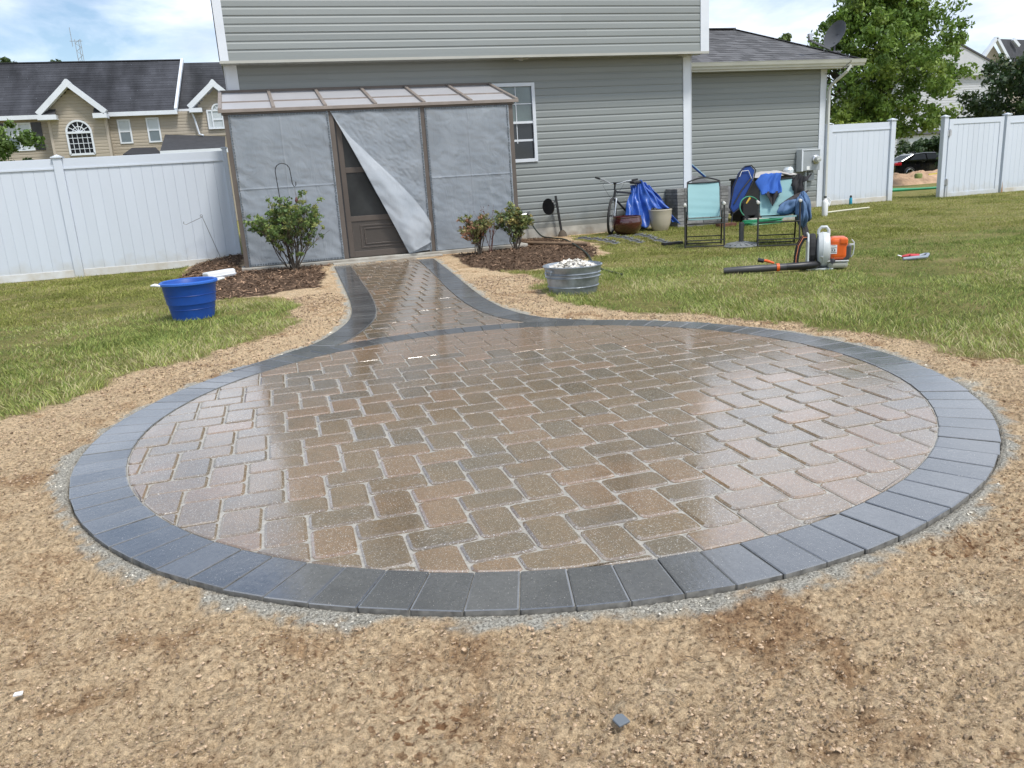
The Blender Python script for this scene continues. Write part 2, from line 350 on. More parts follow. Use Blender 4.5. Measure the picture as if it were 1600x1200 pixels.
def build_ground():
    def axis(segs):
        out = []
        for a, b, st in segs: out.append(np.arange(a, b, st))
        return np.unique(np.concatenate(out))
    gx = axis([(-1.35, 3.1, .0078), (-1.7, -1.35, .0125), (3.1, 3.6, .0125), (3.6, 8, .035), (-6, -1.6, .04), (8, 20, .12), (-14, -6, .15)])
    gy = axis([(.4, .8, .0125), (.8, 2.35, .0078), (2.35, 3.4, .0125), (3.4, 8, .028), (8, 14, .05), (14, 22, .15), (-2, .4, .05)])
    far = 22+np.cumsum(1.18**np.arange(1, 23)*.2*2); gy = np.concatenate([[-60, -20, -6], gy, far[far < 400], [600]])
    fx = 20+np.cumsum(1.18**np.arange(1, 23)*.3); gx = np.concatenate([[-500], -(fx[fx < 300][::-1])+6, gx, fx[fx < 300], [500]])
    X, Y = np.meshgrid(gx, gy); g, m, gr, dp = regions(X, Y)
    h = base_h(X, Y)
    near = np.clip(1-(np.hypot(X, Y)-6)/10, .25, 1)
    rough = vnoise(X, Y, .30, 3)*.026+vnoise(X, Y, .085, 4)*.022+np.abs(vnoise(X, Y, .045, 8))*.022-np.abs(vnoise(X, Y, .026, 9))*.022+vnoise(X, Y, .014, 19)*.012*(Y < 3.4)
    # raked ridges and tyre treads in the loose soil
    rk = np.sin((X*.93+Y*1.75)*26+vnoise(X, Y, .4, 11)*9)*.009*smooth01(vnoise(X, Y, .8, 12)*2+.35)
    dirt = (1-g)*(1-gr*.5)
    h = h+(rough+rk)*np.where(m > .5, .9, 1)*np.clip(dirt, .25, 1)*near*np.where(dp < .04, .4, 1)
    h = h+gr*(1-g)*(.010+vnoise(X, Y, .018, 13)*.012)*(dp > 0)
    for fxp, fyp, rx, ry, dpt in ((-.02, 1.25, .055, .1, .03), (1.72, 1.40, .10, .03, .035), (1.28, 1.36, .1, .03, .02), (2.92, 9.72, .14, .07, .08), (.62, 2.0-.5, .03, .05, .015)):
        q = np.hypot((X-fxp)/rx, (Y-fyp)/ry); h = h-dpt*np.exp(-q*q)+dpt*.4*np.exp(-((q-1.5)/.4)**2)
    h = np.where(dp < -.004, np.minimum(h, -.075), h); h = np.where((dp < .012) & (dp >= -.004), np.minimum(h, -.015), h)
    h = np.where((dp >= .012), np.minimum(h, -.006+(dp > .1)*1.0), h)
    ny, nx = X.shape; V = np.stack([X, Y, h], -1).reshape(-1, 3)
    idx = np.arange(ny*nx).reshape(ny, nx); Fq = np.stack([idx[:-1, :-1], idx[:-1, 1:], idx[1:, 1:], idx[1:, :-1]], -1).reshape(-1, 4)
    keep = ~((dp[:-1, :-1] < -.12) & (dp[1:, 1:] < -.12)).reshape(-1); Fq = Fq[keep]
    cols = np.stack([g, m, gr*(1-g)], -1).reshape(-1, 3)
    mt = bpy.data.materials.new('soil_and_turf'); mt.use_nodes = True; nt = mt.node_tree; n = nt.nodes; l = nt.links
    b = n['Principled BSDF']; b.inputs['Roughness'].default_value = .92; b.inputs['Specular IOR Level'].default_value = .2
    tc = n.new('ShaderNodeTexCoord'); at_ = n.new('ShaderNodeAttribute'); at_.attribute_name = 'Col'; sp = n.new('ShaderNodeSeparateColor'); l.new(at_.outputs['Color'], sp.inputs[0])
    def noise(s, d=4, r=.6):
        q = n.new('ShaderNodeTexNoise'); q.inputs['Scale'].default_value = s; q.inputs['Detail'].default_value = d; q.inputs['Roughness'].default_value = r; l.new(tc.outputs['Object'], q.inputs['Vector']); return q.outputs['Fac']
    def ramp(src, els):
        q = n.new('ShaderNodeValToRGB'); e = q.color_ramp.elements
        while len(e) < len(els): e.new(.5)
        for i, (p, c) in enumerate(els): e[i].position = p; e[i].color = rgb(c)
        l.new(src, q.inputs[0]); return q.outputs[0]
    def mixc(f, a, b_, mode='MIX'):
        q = n.new('ShaderNodeMix'); q.data_type = 'RGBA'; q.blend_type = mode
        if isinstance(f, float): q.inputs[0].default_value = f
        else: l.new(f, q.inputs[0])
        l.new(a, q.inputs[6]); l.new(b_, q.inputs[7]); return q.outputs[2]
    dirt = ramp(noise(2.1, 8, .7), [(.28, (.30, .165, .09)), (.38, (.52, .35, .205)), (.48, (.80, .615, .40)), (.60, (.72, .55, .355)), (.70, (.90, .76, .55))])
    fine = ramp(noise(62, 6, .75), [(.34, (.24, .19, .16)), (.44, (.72, .68, .64)), (.54, (1.05, 1.03, 1.0)), (.68, (1.35, 1.32, 1.25))])  # fine noise paints dark crevice shade and lit crumbs into the soil colour
    dirt = mixc(1.0, dirt, fine, 'MULTIPLY')
    specks = ramp(noise(48, 2, .5), [(.57, (1, 1, 1)), (.62, (.48, .38, .32))])
    wet = ramp(noise(.9, 3), [(.50, (1, 1, 1)), (.60, (0, 0, 0))])
    dirt2 = mixc(1.0, dirt, specks, 'MULTIPLY'); dirt = mixc(wet, dirt2, dirt)
    mulch = ramp(noise(60, 5, .7), [(.3, (.05, .03, .02)), (.5, (.13, .08, .05)), (.7, (.26, .18, .12))])
    turf = ramp(noise(2.2, 6, .65), [(.3, (.16, .175, .05)), (.5, (.24, .225, .075)), (.7, (.36, .29, .14))])
    turf = mixc(1.0, turf, ramp(noise(40, 5, .7), [(.3, (.5, .5, .5)), (.6, (1.2, 1.2, 1.1))]), 'MULTIPLY')
    grav = ramp(noise(130, 4, .7), [(.33, (.14, .13, .11)), (.47, (.46, .43, .36)), (.60, (.78, .74, .64))])
    c = mixc(sp.outputs[1], dirt, mulch); c = mixc(sp.outputs[0], c, turf); c = mixc(sp.outputs[2], c, grav)
    l.new(c, b.inputs['Base Color'])
    bp = n.new('ShaderNodeBump'); bp.inputs['Strength'].default_value = 1.0; bp.inputs['Distance'].default_value = .022; l.new(noise(75, 7, .75), bp.inputs['Height']); bq = n.new('ShaderNodeBump'); bq.inputs['Strength'].default_value = 1.0; bq.inputs['Distance'].default_value = .035; l.new(noise(24, 6, .7), bq.inputs['Height']); l.new(bq.outputs[0], bp.inputs['Normal']); l.new(bp.outputs[0], b.inputs['Normal'])
    o = npmesh('ground', V, Fq, mt, cols=cols, smooth=True); tag(o, kind='structure'); return o
build_ground()

# loose clods and pebbles on the soil
def blobs(name, P, s, cols, mat, kind='stuff'):
    n = len(P); base = np.array([(1,0,0),(-1,0,0),(0,1,0),(0,-1,0),(0,0,1),(0,0,-1)], float)
    V = base[None]*RNG.uniform(.55, 1.2, (n, 6, 1))*s[:, None, None]; V[:, :, 2] *= .75
    V += RNG.uniform(-.35, .35, (n, 6, 3))*s[:, None, None]
    V = V+P[:, None, :]; f = np.array([(0,2,4),(2,1,4),(1,3,4),(3,0,4),(2,0,5),(1,2,5),(3,1,5),(0,3,5)])
    Fq = (f[None]+np.arange(n)[:, None, None]*6).reshape(-1, 3)
    o = npmesh(name, V.reshape(-1, 3), Fq, mat, cols=np.repeat(cols, 6, 0), nper=3); tag(o, kind=kind); return o
M['vc_rough'] = vcol_mat('loose_particles', .95, transl=0, spec=.15)
def scatter_clods():
    n = 170000; x = RNG.uniform(-2.0, 4.0, n); y = .75+RNG.random(n)**2.3*8.5; x = np.where(y < 2.4, x*.82, x)
    g, m, gr, dp = regions(x, y); k = (g < .4) & (m < .4) & (dp > .02) & (RNG.random(n) < (.25+.9*(vnoise(x, y, .3, 21)+.3)))
    x, y, gr = x[k], y[k], gr[k]; s = RNG.gamma(1.5, .0012, len(x))+.0017; s = np.minimum(s, .0062)*(1+np.clip(y-3, 0, 6)*.25); s = np.where(gr > .5, s*.9+.001, s)
    z = base_h(x, y)+vnoise(x, y, .30, 3)*.022+vnoise(x, y, .085, 4)*.018+.008
    z = np.where(gr > .5, -.011, z)
    c = np.array([(.58, .43, .29)])*RNG.uniform(.3, 1.0, (len(x), 1)); c = np.where((gr > .5)[:, None], np.array([(.52, .49, .41)])*RNG.uniform(.3, 1.7, (len(x), 1)), c)
    o = blobs('soil_clods', np.stack([x, y, z], -1), s, c, M['vc_rough']); tag(o, 'loose crumbs of tan soil and grey grit scattered round the patio edge', 'soil')
scatter_clods()
def scatter_mulch():
    n = 14000; P = []
    x = RNG.uniform(-1.4, 5.2, n); y = RNG.uniform(9.3, 14.6, n); g, m, gr, dp = regions(x, y); k = (m > .5); x, y = x[k], y[k]; n = len(x)
    z = base_h(x, y)+.014; L = RNG.uniform(.012, .045, n); W = RNG.uniform(.003, .008, n); a = RNG.uniform(0, PI, n); t = RNG.uniform(-.5, .5, n)
    d = np.stack([np.cos(a)*np.cos(t), np.sin(a)*np.cos(t), np.sin(t)], -1)*L[:, None]; q = np.stack([-np.sin(a), np.cos(a), RNG.uniform(-.5, .5, n)], -1)*W[:, None]
    c0 = np.stack([x, y, z], -1); V = np.stack([c0-d-q, c0+d-q, c0+d+q, c0-d+q], 1).reshape(-1, 3); Fq = np.arange(n*4).reshape(-1, 4)
    br = RNG.uniform(.35, 1.5, (n, 1)); br = np.where(RNG.random((n, 1)) < .06, 2.6, br); c = np.array([(.20, .13, .085)])*br
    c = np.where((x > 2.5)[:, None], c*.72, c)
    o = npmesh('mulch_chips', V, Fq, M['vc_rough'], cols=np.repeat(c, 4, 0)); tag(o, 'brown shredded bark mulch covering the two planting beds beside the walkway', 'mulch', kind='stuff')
scatter_mulch()

# ------------------------------------------------------------------ pavers
def paver_mats():
    def mkp(name, cols, wetr, specks, bs, bstr):
        m = bpy.data.materials.new(name); m.use_nodes = True; nt = m.node_tree; n = nt.nodes; l = nt.links; b = n['Principled BSDF']
        tc = n.new('ShaderNodeTexCoord'); oi = n.new('ShaderNodeObjectInfo'); sc = n.new('ShaderNodeMath'); sc.operation = 'MULTIPLY'; sc.inputs[1].default_value = 91; l.new(oi.outputs['Random'], sc.inputs[0])
        av = n.new('ShaderNodeVectorMath'); av.operation = 'ADD'; l.new(tc.outputs['Object'], av.inputs[0]); l.new(sc.outputs[0], av.inputs[1])
        def noise(s, d, r=.6, st=None):
            q = n.new('ShaderNodeTexNoise'); q.inputs['Scale'].default_value = s; q.inputs['Detail'].default_value = d; q.inputs['Roughness'].default_value = r
            src = av.outputs[0]
            if st: mp = n.new('ShaderNodeMapping'); mp.inputs['Scale'].default_value = st; l.new(src, mp.inputs[0]); src = mp.outputs[0]
            l.new(src, q.inputs['Vector']); return q.outputs['Fac']
        rp = n.new('ShaderNodeValToRGB'); e = rp.color_ramp.elements
        while len(e) < len(cols): e.new(.5)
        for i, c in enumerate(cols): e[i].position = i/(len(cols)-1)*.999; e[i].color = rgb(c)
        ad = n.new('ShaderNodeMath'); ad.operation = 'MULTIPLY_ADD'; ad.inputs[1].default_value = .75; nn = noise(5, 3)
        sub = n.new('ShaderNodeMath'); sub.operation = 'SUBTRACT'; sub.inputs[1].default_value = .5; l.new(nn, sub.inputs[0]); l.new(sub.outputs[0], ad.inputs[0]); l.new(oi.outputs['Random'], ad.inputs[2])
        l.new(ad.outputs[0], rp.inputs[0]); last = rp.outputs[0]
        fn = n.new('ShaderNodeMapRange'); fn.inputs[1].default_value = .3; fn.inputs[2].default_value = .7; fn.inputs[3].default_value = .72; fn.inputs[4].default_value = 1.28; l.new(noise(70, 5, .7), fn.inputs[0])
        hs = n.new('ShaderNodeHueSaturation'); l.new(last, hs.inputs['Color']); l.new(fn.outputs[0], hs.inputs['Value']); last = hs.outputs[0]
        sp = n.new('ShaderNodeMapRange'); sp.inputs[1].default_value = specks; sp.inputs[2].default_value = specks+.05; l.new(noise(170, 2, .5, (1, 1.9, 1)), sp.inputs[0])
        mx = n.new('ShaderNodeMix'); mx.data_type = 'RGBA'; l.new(sp.outputs[0], mx.inputs[0]); l.new(last, mx.inputs[6]); mx.inputs[7].default_value = (.55, .52, .46, 1); l.new(mx.outputs[2], b.inputs['Base Color'])  # pale specks: sand grains, and wet glints painted into the colour
        b.inputs['Roughness'].default_value = .55; b.inputs['Specular IOR Level'].default_value = .3
        # water film, in world coordinates so that it runs across the joints
        geo = n.new('ShaderNodeNewGeometry'); wn = n.new('ShaderNodeTexNoise'); wn.inputs['Scale'].default_value = 2.4; wn.inputs['Detail'].default_value = 4; l.new(geo.outputs['Position'], wn.inputs['Vector'])
        wr = n.new('ShaderNodeMapRange'); wr.inputs[1].default_value = .35; wr.inputs[2].default_value = .65; wr.inputs[3].default_value = wetr[0]; wr.inputs[4].default_value = wetr[1]; l.new(wn.outputs['Fac'], wr.inputs[0])
        b.inputs['Coat Weight'].default_value = 1; b.inputs['Coat IOR'].default_value = 2.7; l.new(wr.outputs[0], b.inputs['Coat Roughness'])
        bp = n.new('ShaderNodeBump'); bp.inputs['Strength'].default_value = bstr; bp.inputs['Distance'].default_value = .003; l.new(noise(bs, 6, .65, (.55, 1.5, 1)), bp.inputs['Height']); l.new(bp.outputs[0], b.inputs['Normal'])
        rip = n.new('ShaderNodeTexNoise'); rip.inputs['Scale'].default_value = 38; rip.inputs['Detail'].default_value = 4; l.new(geo.outputs['Position'], rip.inputs['Vector'])
        b3 = n.new('ShaderNodeBump'); b3.inputs['Strength'].default_value = .13; b3.inputs['Distance'].default_value = .003; l.new(noise(bs, 6, .65, (.55, 1.5, 1)), b3.inputs['Height'])
        b2 = n.new('ShaderNodeBump'); l.new(b3.outputs[0], b2.inputs['Normal']); b2.inputs['Strength'].default_value = .12; b2.inputs['Distance'].default_value = .003; l.new(rip.outputs['Fac'], b2.inputs['Height'])
        l.new(b2.outputs[0], b.inputs['Coat Normal'])
        return m
    M['paver'] = mkp('wet_tan_brown_paver', [(.126, .090, .048), (.160, .106, .050), (.188, .118, .052), (.152, .102, .049), (.200, .120, .054), (.222, .130, .060)], (.05, .18), .615, 24, .9)
    M['paver_side'] = mk('dusty_paver_side', (.17, .165, .15), .85, var=.5, vs=25, bump=.5)
    M['paver_dark'] = mkp('wet_charcoal_paver', [(.034, .034, .034), (.056, .056, .056), (.088, .087, .085), (.045, .045, .046)], (.08, .22), .69, 30, .8)
paver_mats()
M['sand'] = mk('pale_joint_sand', (.34, .32, .28), .7, var=.3, vs=60, bump=.6, bs=200, coat=.3)

def clip_half(poly, p, nrm):
    out = []; n = len(poly)
    for i in range(n):
        a = poly[i]; b = poly[(i+1) % n]; da = (a-p)@nrm; db = (b-p)@nrm
        if da <= 0: out.append(a)
        if da*db < 0: out.append(a+(b-a)*(da/(da-db)))
    return out
def area(p): return .5*abs(sum(p[i][0]*p[(i+1) % len(p)][1]-p[(i+1) % len(p)][0]*p[i][1] for i in range(len(p))))
def clean(p, e=.006):
    out = []
    for q in p:
        if not out or np.linalg.norm(q-out[-1]) > e: out.append(q)
    if len(out) > 1 and np.linalg.norm(out[0]-out[-1]) <= e: out.pop()
    return out
def ccw(p): return p if sum(p[i][0]*p[(i+1) % len(p)][1]-p[(i+1) % len(p)][0]*p[i][1] for i in range(len(p))) > 0 else p[::-1]
def inset(p, d):
    n = len(p); out = []
    for i in range(n):
        e1 = p[i]-p[i-1]; e2 = p[(i+1) % n]-p[i]; e1 = e1/np.linalg.norm(e1); e2 = e2/np.linalg.norm(e2)
        n1 = np.array((-e1[1], e1[0])); n2 = np.array((-e2[1], e2[0])); b = n1+n2; L = b@n1
        out.append(p[i]+b*(d/max(L, .35)))
    return out
def rounded(p, r, seg):
    out = []; n = len(p)
    for i in range(n):
        a, b, c = p[i-1], p[i], p[(i+1) % n]; la = np.linalg.norm(a-b); lc = np.linalg.norm(c-b); q = min(r, la*.35, lc*.35)
        s = b+(a-b)/la*q; e = b+(c-b)/lc*q
        for k in range(seg+1):
            t = k/seg; out.append((1-t)**2*s+2*t*(1-t)*b+t*t*e)
    return out
def paver_geo(poly, joint, rr, bev, drop, depth=.045, seg=2):
    p = inset(ccw(poly), joint/2); p = rounded(p, rr, seg) if rr else p
    q = inset(p, bev); n = len(p)
    V = [(a[0], a[1], 0) for a in q]+[(a[0], a[1], -drop) for a in p]+[(a[0], a[1], -depth) for a in p]
    Fs = [tuple(range(n))]+[(n+i, n+(i+1) % n, (i+1) % n, i) for i in range(n)]+[(2*n+i, 2*n+(i+1) % n, n+(i+1) % n, n+i) for i in range(n)]
    return V, Fs
def dist_cam(c): return math.hypot(c[0], c[1])
AL = R(-1.0); W_, L_ = .157, .243
def lattice_cells(test):
    "yield (poly4, kind, centre, angle) of herringbone pavers"
    Mt = np.array([[W_, L_+W_], [-W_, L_-W_]]); off = np.array((-.072, .064)); ca, sa = math.cos(AL), math.sin(AL)
    Rw = np.array([[ca, -sa], [sa, ca]])
    for i in range(-90, 90):
        for j in range(-30, 45):
            c = Mt@(np.array((i, j))+off)        # lower right corner of a lying paver = lower left of a standing one
            for kind, (x0, x1, y0, y1) in (('H', (-L_, 0, 0, W_)), ('V', (0, W_, 0, L_))):
                q = [Rw@(c+np.array(p)) for p in ((x0, y0), (x1, y0), (x1, y1), (x0, y1))]
                cc = sum(q)/4
                if test(cc): yield q, kind, cc
def near_seg(c, line):
    best = None
    for a, b in zip(line[:-1], line[1:]):
        e = b-a; t = min(1, max(0, (c-a)@e/(e@e))); p = a+e*t; d = np.linalg.norm(c-p)
        if best is None or d < best[0]: best = (d, p, e/np.linalg.norm(e))
    return best
BW = .235
LI = []; RIc = []
def offset_line(L, d):
    L = [np.array(p) for p in L]; out = []
    for i, p in enumerate(L):
        t = L[min(i+1, len(L)-1)]-L[max(i-1, 0)]; t = t/np.linalg.norm(t); out.append(p+np.array((t[1], -t[0]))*d)
    return out
LI = offset_line(LOs, BW); RIc = offset_line(ROs, -BW)
PATH_END = 12.62
def build_patio():
    # sand bed sheets under the pavers
    circ = [(PC[0]+(RO_-.01)*math.cos(a), PC[1]+(RO_-.01)*math.sin(a)) for a in np.linspace(0, 2*PI, 121)[:-1]]
    mb = MB().prism(circ, -.06, -.0075); patio = tag(mb.build('patio', M['sand']), kind='structure')
    pp = [tuple(p) for p in PATH_POLY if np.linalg.norm(p-PC) > RO_-.03]
    mb = MB().prism(ccw([np.array(p) for p in pp]), -.062, -.0115); walk = tag(mb.build('walkway', M['sand']), kind='structure')
    V, Fs = paver_geo([np.array(p) for p in ((-L_/2, -W_/2), (L_/2, -W_/2), (L_/2, W_/2), (-L_/2, W_/2))], .009, .026, .010, .0045, seg=2)
    def mesh_of(V, Fs, mat):
        me = bpy.data.meshes.new('paver'); me.from_pydata(V, [], Fs); me.materials.append(mat); me.materials.append(M['paver_side'])
        n_ = len(V)//3
        if mat is M['paver_dark'] and len(Fs) == 1+2*n_:
            for p_ in me.polygons[1+n_:]: p_.material_index = 1
        me.update(); return me
    full = mesh_of(V, Fs, M['paver'])
    npoly = 96; inner = [(PC+np.array((math.cos(a), math.sin(a)))*RI_, np.array((math.cos(a), math.sin(a)))) for a in np.linspace(0, 2*PI, npoly+1)[:-1]]
    def handle(cells, parent, clipf, name):
        items = []
        for q, kind, c in cells:
            r = clipf(q, c)
            if r is None: continue
            whole, poly = r; items.append((dist_cam(c), whole, poly, kind, c))
        items.sort(key=lambda t: t[0]); stuffV = []; stuffF = []
        for i, (d, whole, poly, kind, c) in enumerate(items):
            z = random.uniform(-.0022, .0012); tilt = (random.gauss(0, .0035), random.gauss(0, .0035))
            if i < 298:
                if whole: inst(full, name, parent, (c[0], c[1], z), (tilt[0], tilt[1], AL+(PI/2 if kind == 'V' else 0)+random.gauss(0, .008)+random.choice((0, PI))))
                else:
                    cc = sum(poly)/len(poly); V, Fs = paver_geo([p-cc for p in poly], .009, .014, .006, .004, seg=1)
                    inst(mesh_of(V, Fs, M['paver']), name, parent, (cc[0], cc[1], z), (tilt[0], tilt[1], 0))
            else:
                V, Fs = paver_geo(poly, .007, .015 if whole else .008, .004, .003, seg=1); k = len(stuffV)
                stuffV += [(v[0], v[1], v[2]+z) for v in V]; stuffF += [tuple(i_+k for i_ in f) for f in Fs]
        if stuffV:
            me = mesh_of(stuffV, stuffF, M['paver']); o = bpy.data.objects.new(name+'_field_far', me); COL.objects.link(o); o.parent = parent; o['kind'] = 'stuff'
    def clip_circle(q, c):
        r = [np.linalg.norm(p-PC) for p in q]
        if max(r) < RI_-.003: return True, q
        p = list(q)
        for pt, nr in inner:
            if max((a-pt)@nr for a in p) > 0:
                p = clip_half(p, pt, nr)
                if len(p) < 3: return None
        p = clean(p)
        if len(p) < 3 or area(p) < .0004: return None
        return False, p
    handle(lattice_cells(lambda c: np.linalg.norm(c-PC) < RI_+.15), patio, clip_circle, 'paver')
    LIa = [np.array(p) for p in LI]; RIa = [np.array(p) for p in RIc]
    def clip_path(q, c):
        p = list(q); cut = False
        u = (c-PC)/np.linalg.norm(c-PC); pt = PC+u*(RO_+.002)
        if min((a-PC)@(a-PC) for a in q) < (RO_+.003)**2: p = clip_half(p, pt, -u); cut = True
        if len(p) < 3: return None
        for line, sgn in ((LIa, 1), (RIa, -1)):
            c2 = sum(p)/len(p); d, pp_, t = near_seg(c2, line); nr = np.array((-t[1], t[0]))*sgn   # outward
            if max((a-pp_)@nr for a in p) > 0:
                p = clip_half(p, pp_, nr); cut = True
                if len(p) < 3: return None
        if max(a[1] for a in p) > PATH_END: p = clip_half(p, np.array((0, PATH_END)), np.array((0., 1.))); cut = True
        if len(p) < 3: return None
        p = clean(p)
        if len(p) < 3 or area(p) < .0004: return None
        if not cut: return True, q
        return False, p
    handle(lattice_cells(lambda c: .25 < c[0] < 2.6 and 5.9 < c[1] < PATH_END+.15 and np.linalg.norm(c-PC) > RO_-.08), walk, clip_path, 'paver')
    # soldier course round the circle
    nb = 89; a0 = -1.9; ang = [a0+2*PI*i/nb for i in range(nb)]
    for i in range(nb):
        a1 = ang[i]; a2 = a1+2*PI/nb; am = (a1+a2)/2
        P = [PC+rr*np.array((math.cos(a), math.sin(a))) for rr, a in ((RI_+.002, a1), (RO_+random.uniform(-.004, .004), a1), (RO_+random.uniform(-.004, .004), a2), (RI_+.002, a2))]
        cc = sum(P)/4; ca, sa = math.cos(-am), math.sin(-am); Rm = np.array([[ca, -sa], [sa, ca]])
        V, Fs = paver_geo([Rm@(p-cc) for p in P], .0035, .004, .005, .0015, depth=.06, seg=1)
        inst(mesh_of(V, Fs, M['paver_dark']), 'border_paver', patio, (cc[0], cc[1], random.uniform(-.0015, .0015)), (random.gauss(0, .003), random.gauss(0, .003), am))
    # soldier courses along the walkway
    for line, sgn in ((LOs, 1), (ROs, -1)):
        L = [np.array(p) for p in line]; cum = [0]
        for a, b in zip(L[:-1], L[1:]): cum.append(cum[-1]+np.linalg.norm(b-a))
        def pt(s):
            for i in range(len(cum)-1):
                if s <= cum[i+1] or i == len(cum)-2:
                    t = (s-cum[i])/(cum[i+1]-cum[i]); return L[i]+(L[i+1]-L[i])*t
        def nm(s):
            t = pt(min(cum[-1], s+.12))-pt(max(0, s-.12)); t = t/np.linalg.norm(t); return np.array((t[1], -t[0]))*sgn
        n = int(cum[-1]/.158); ds = cum[-1]/n
        for i in range(n):
            s0, s1 = i*ds, (i+1)*ds; A, B = pt(s0), pt(s1); C, D = B+nm(s1)*BW, A+nm(s0)*BW
            P = [A, B, C, D]
            c0 = sum(P)/4
            u = (c0-PC)/np.linalg.norm(c0-PC); P = clip_half(P, PC+u*(RO_+.002), -u)
            if len(P) < 3: continue
            P = clip_half(P, np.array((0, PATH_END)), np.array((0., 1.)))
            if len(P) < 3: continue
            P = clean(P)
            if len(P) < 3 or area(P) < .0004: continue
            cc = sum(P)/len(P); V, Fs = paver_geo([p-cc for p in P], .0035, .004, .005, .0015, depth=.06, seg=1)
            inst(mesh_of(V, Fs, M['paver_dark']), 'border_paver', walk, (cc[0], cc[1], random.uniform(-.0015, .0015)), (random.gauss(0, .003), random.gauss(0, .003), 0))
build_patio()

# ------------------------------------------------------------------ the house
SP = .124
def board_mesh(L, mat, pitch=SP):
    pf = [(0, 0), (-.013, 0), (-.0135, .006), (-.011, pitch*.66), (-.004, pitch*.80), (-.002, pitch*.998), (0, pitch*.998)]
    n = len(pf); V = [(0, p[0], p[1]) for p in pf]+[(L, p[0], p[1]) for p in pf]
    Fs = [(i, i+n, i+1+n, i+1) for i in range(n-1)]+[tuple(range(n))[::-1], tuple(range(n, 2*n))]
    me = bpy.data.meshes.new('siding_board'); me.from_pydata(V, [], [f[::-1] for f in Fs]); me.materials.append(mat); me.update(); return me
def siding(parent, x0, x1, y, z0, z1, mat, cuts=(), seam=True, pitch=SP):
    z = z0; k = 0; cache = {}
    while z < z1-.02:
        segs = [(x0, x1)]
        for (ca, cb, za, zb) in cuts:
            if z+pitch*.55 > za and z+pitch*.45 < zb:
                segs = [s for a, b in segs for s in ((a, min(b, ca)), (max(a, cb), b)) if s[1]-s[0] > .01]
        out = []
        for a, b in segs:
            if seam and b-a > 4:
                s = x0+1.3+((k*2.37) % 5.2)
                out += [(a, s), (s, b)] if a+.3 < s < b-.3 else [(a, b)]
            else: out.append((a, b))
        for a, b in out:
            L = round(b-a, 3); key = (L, z+pitch > z1)
            if key not in cache: cache[key] = board_mesh(L, mat, min(pitch, z1-z) if key[1] else pitch)
            inst(cache[key], 'siding_board', parent, (a, y-(.0012 if (k+int(a*7)) % 2 else 0), z))
        z += pitch; k += 1
def frame(mb, x0, x1, z0, z1, y0, y1, w, wb=None):
    wb = wb or w
    mb.box(x0, x0+w, y0, y1, z0, z1); mb.box(x1-w, x1, y0, y1, z0, z1); mb.box(x0+w, x1-w, y0, y1, z1-w, z1); mb.box(x0+w, x1-w, y0, y1, z0, z0+wb)
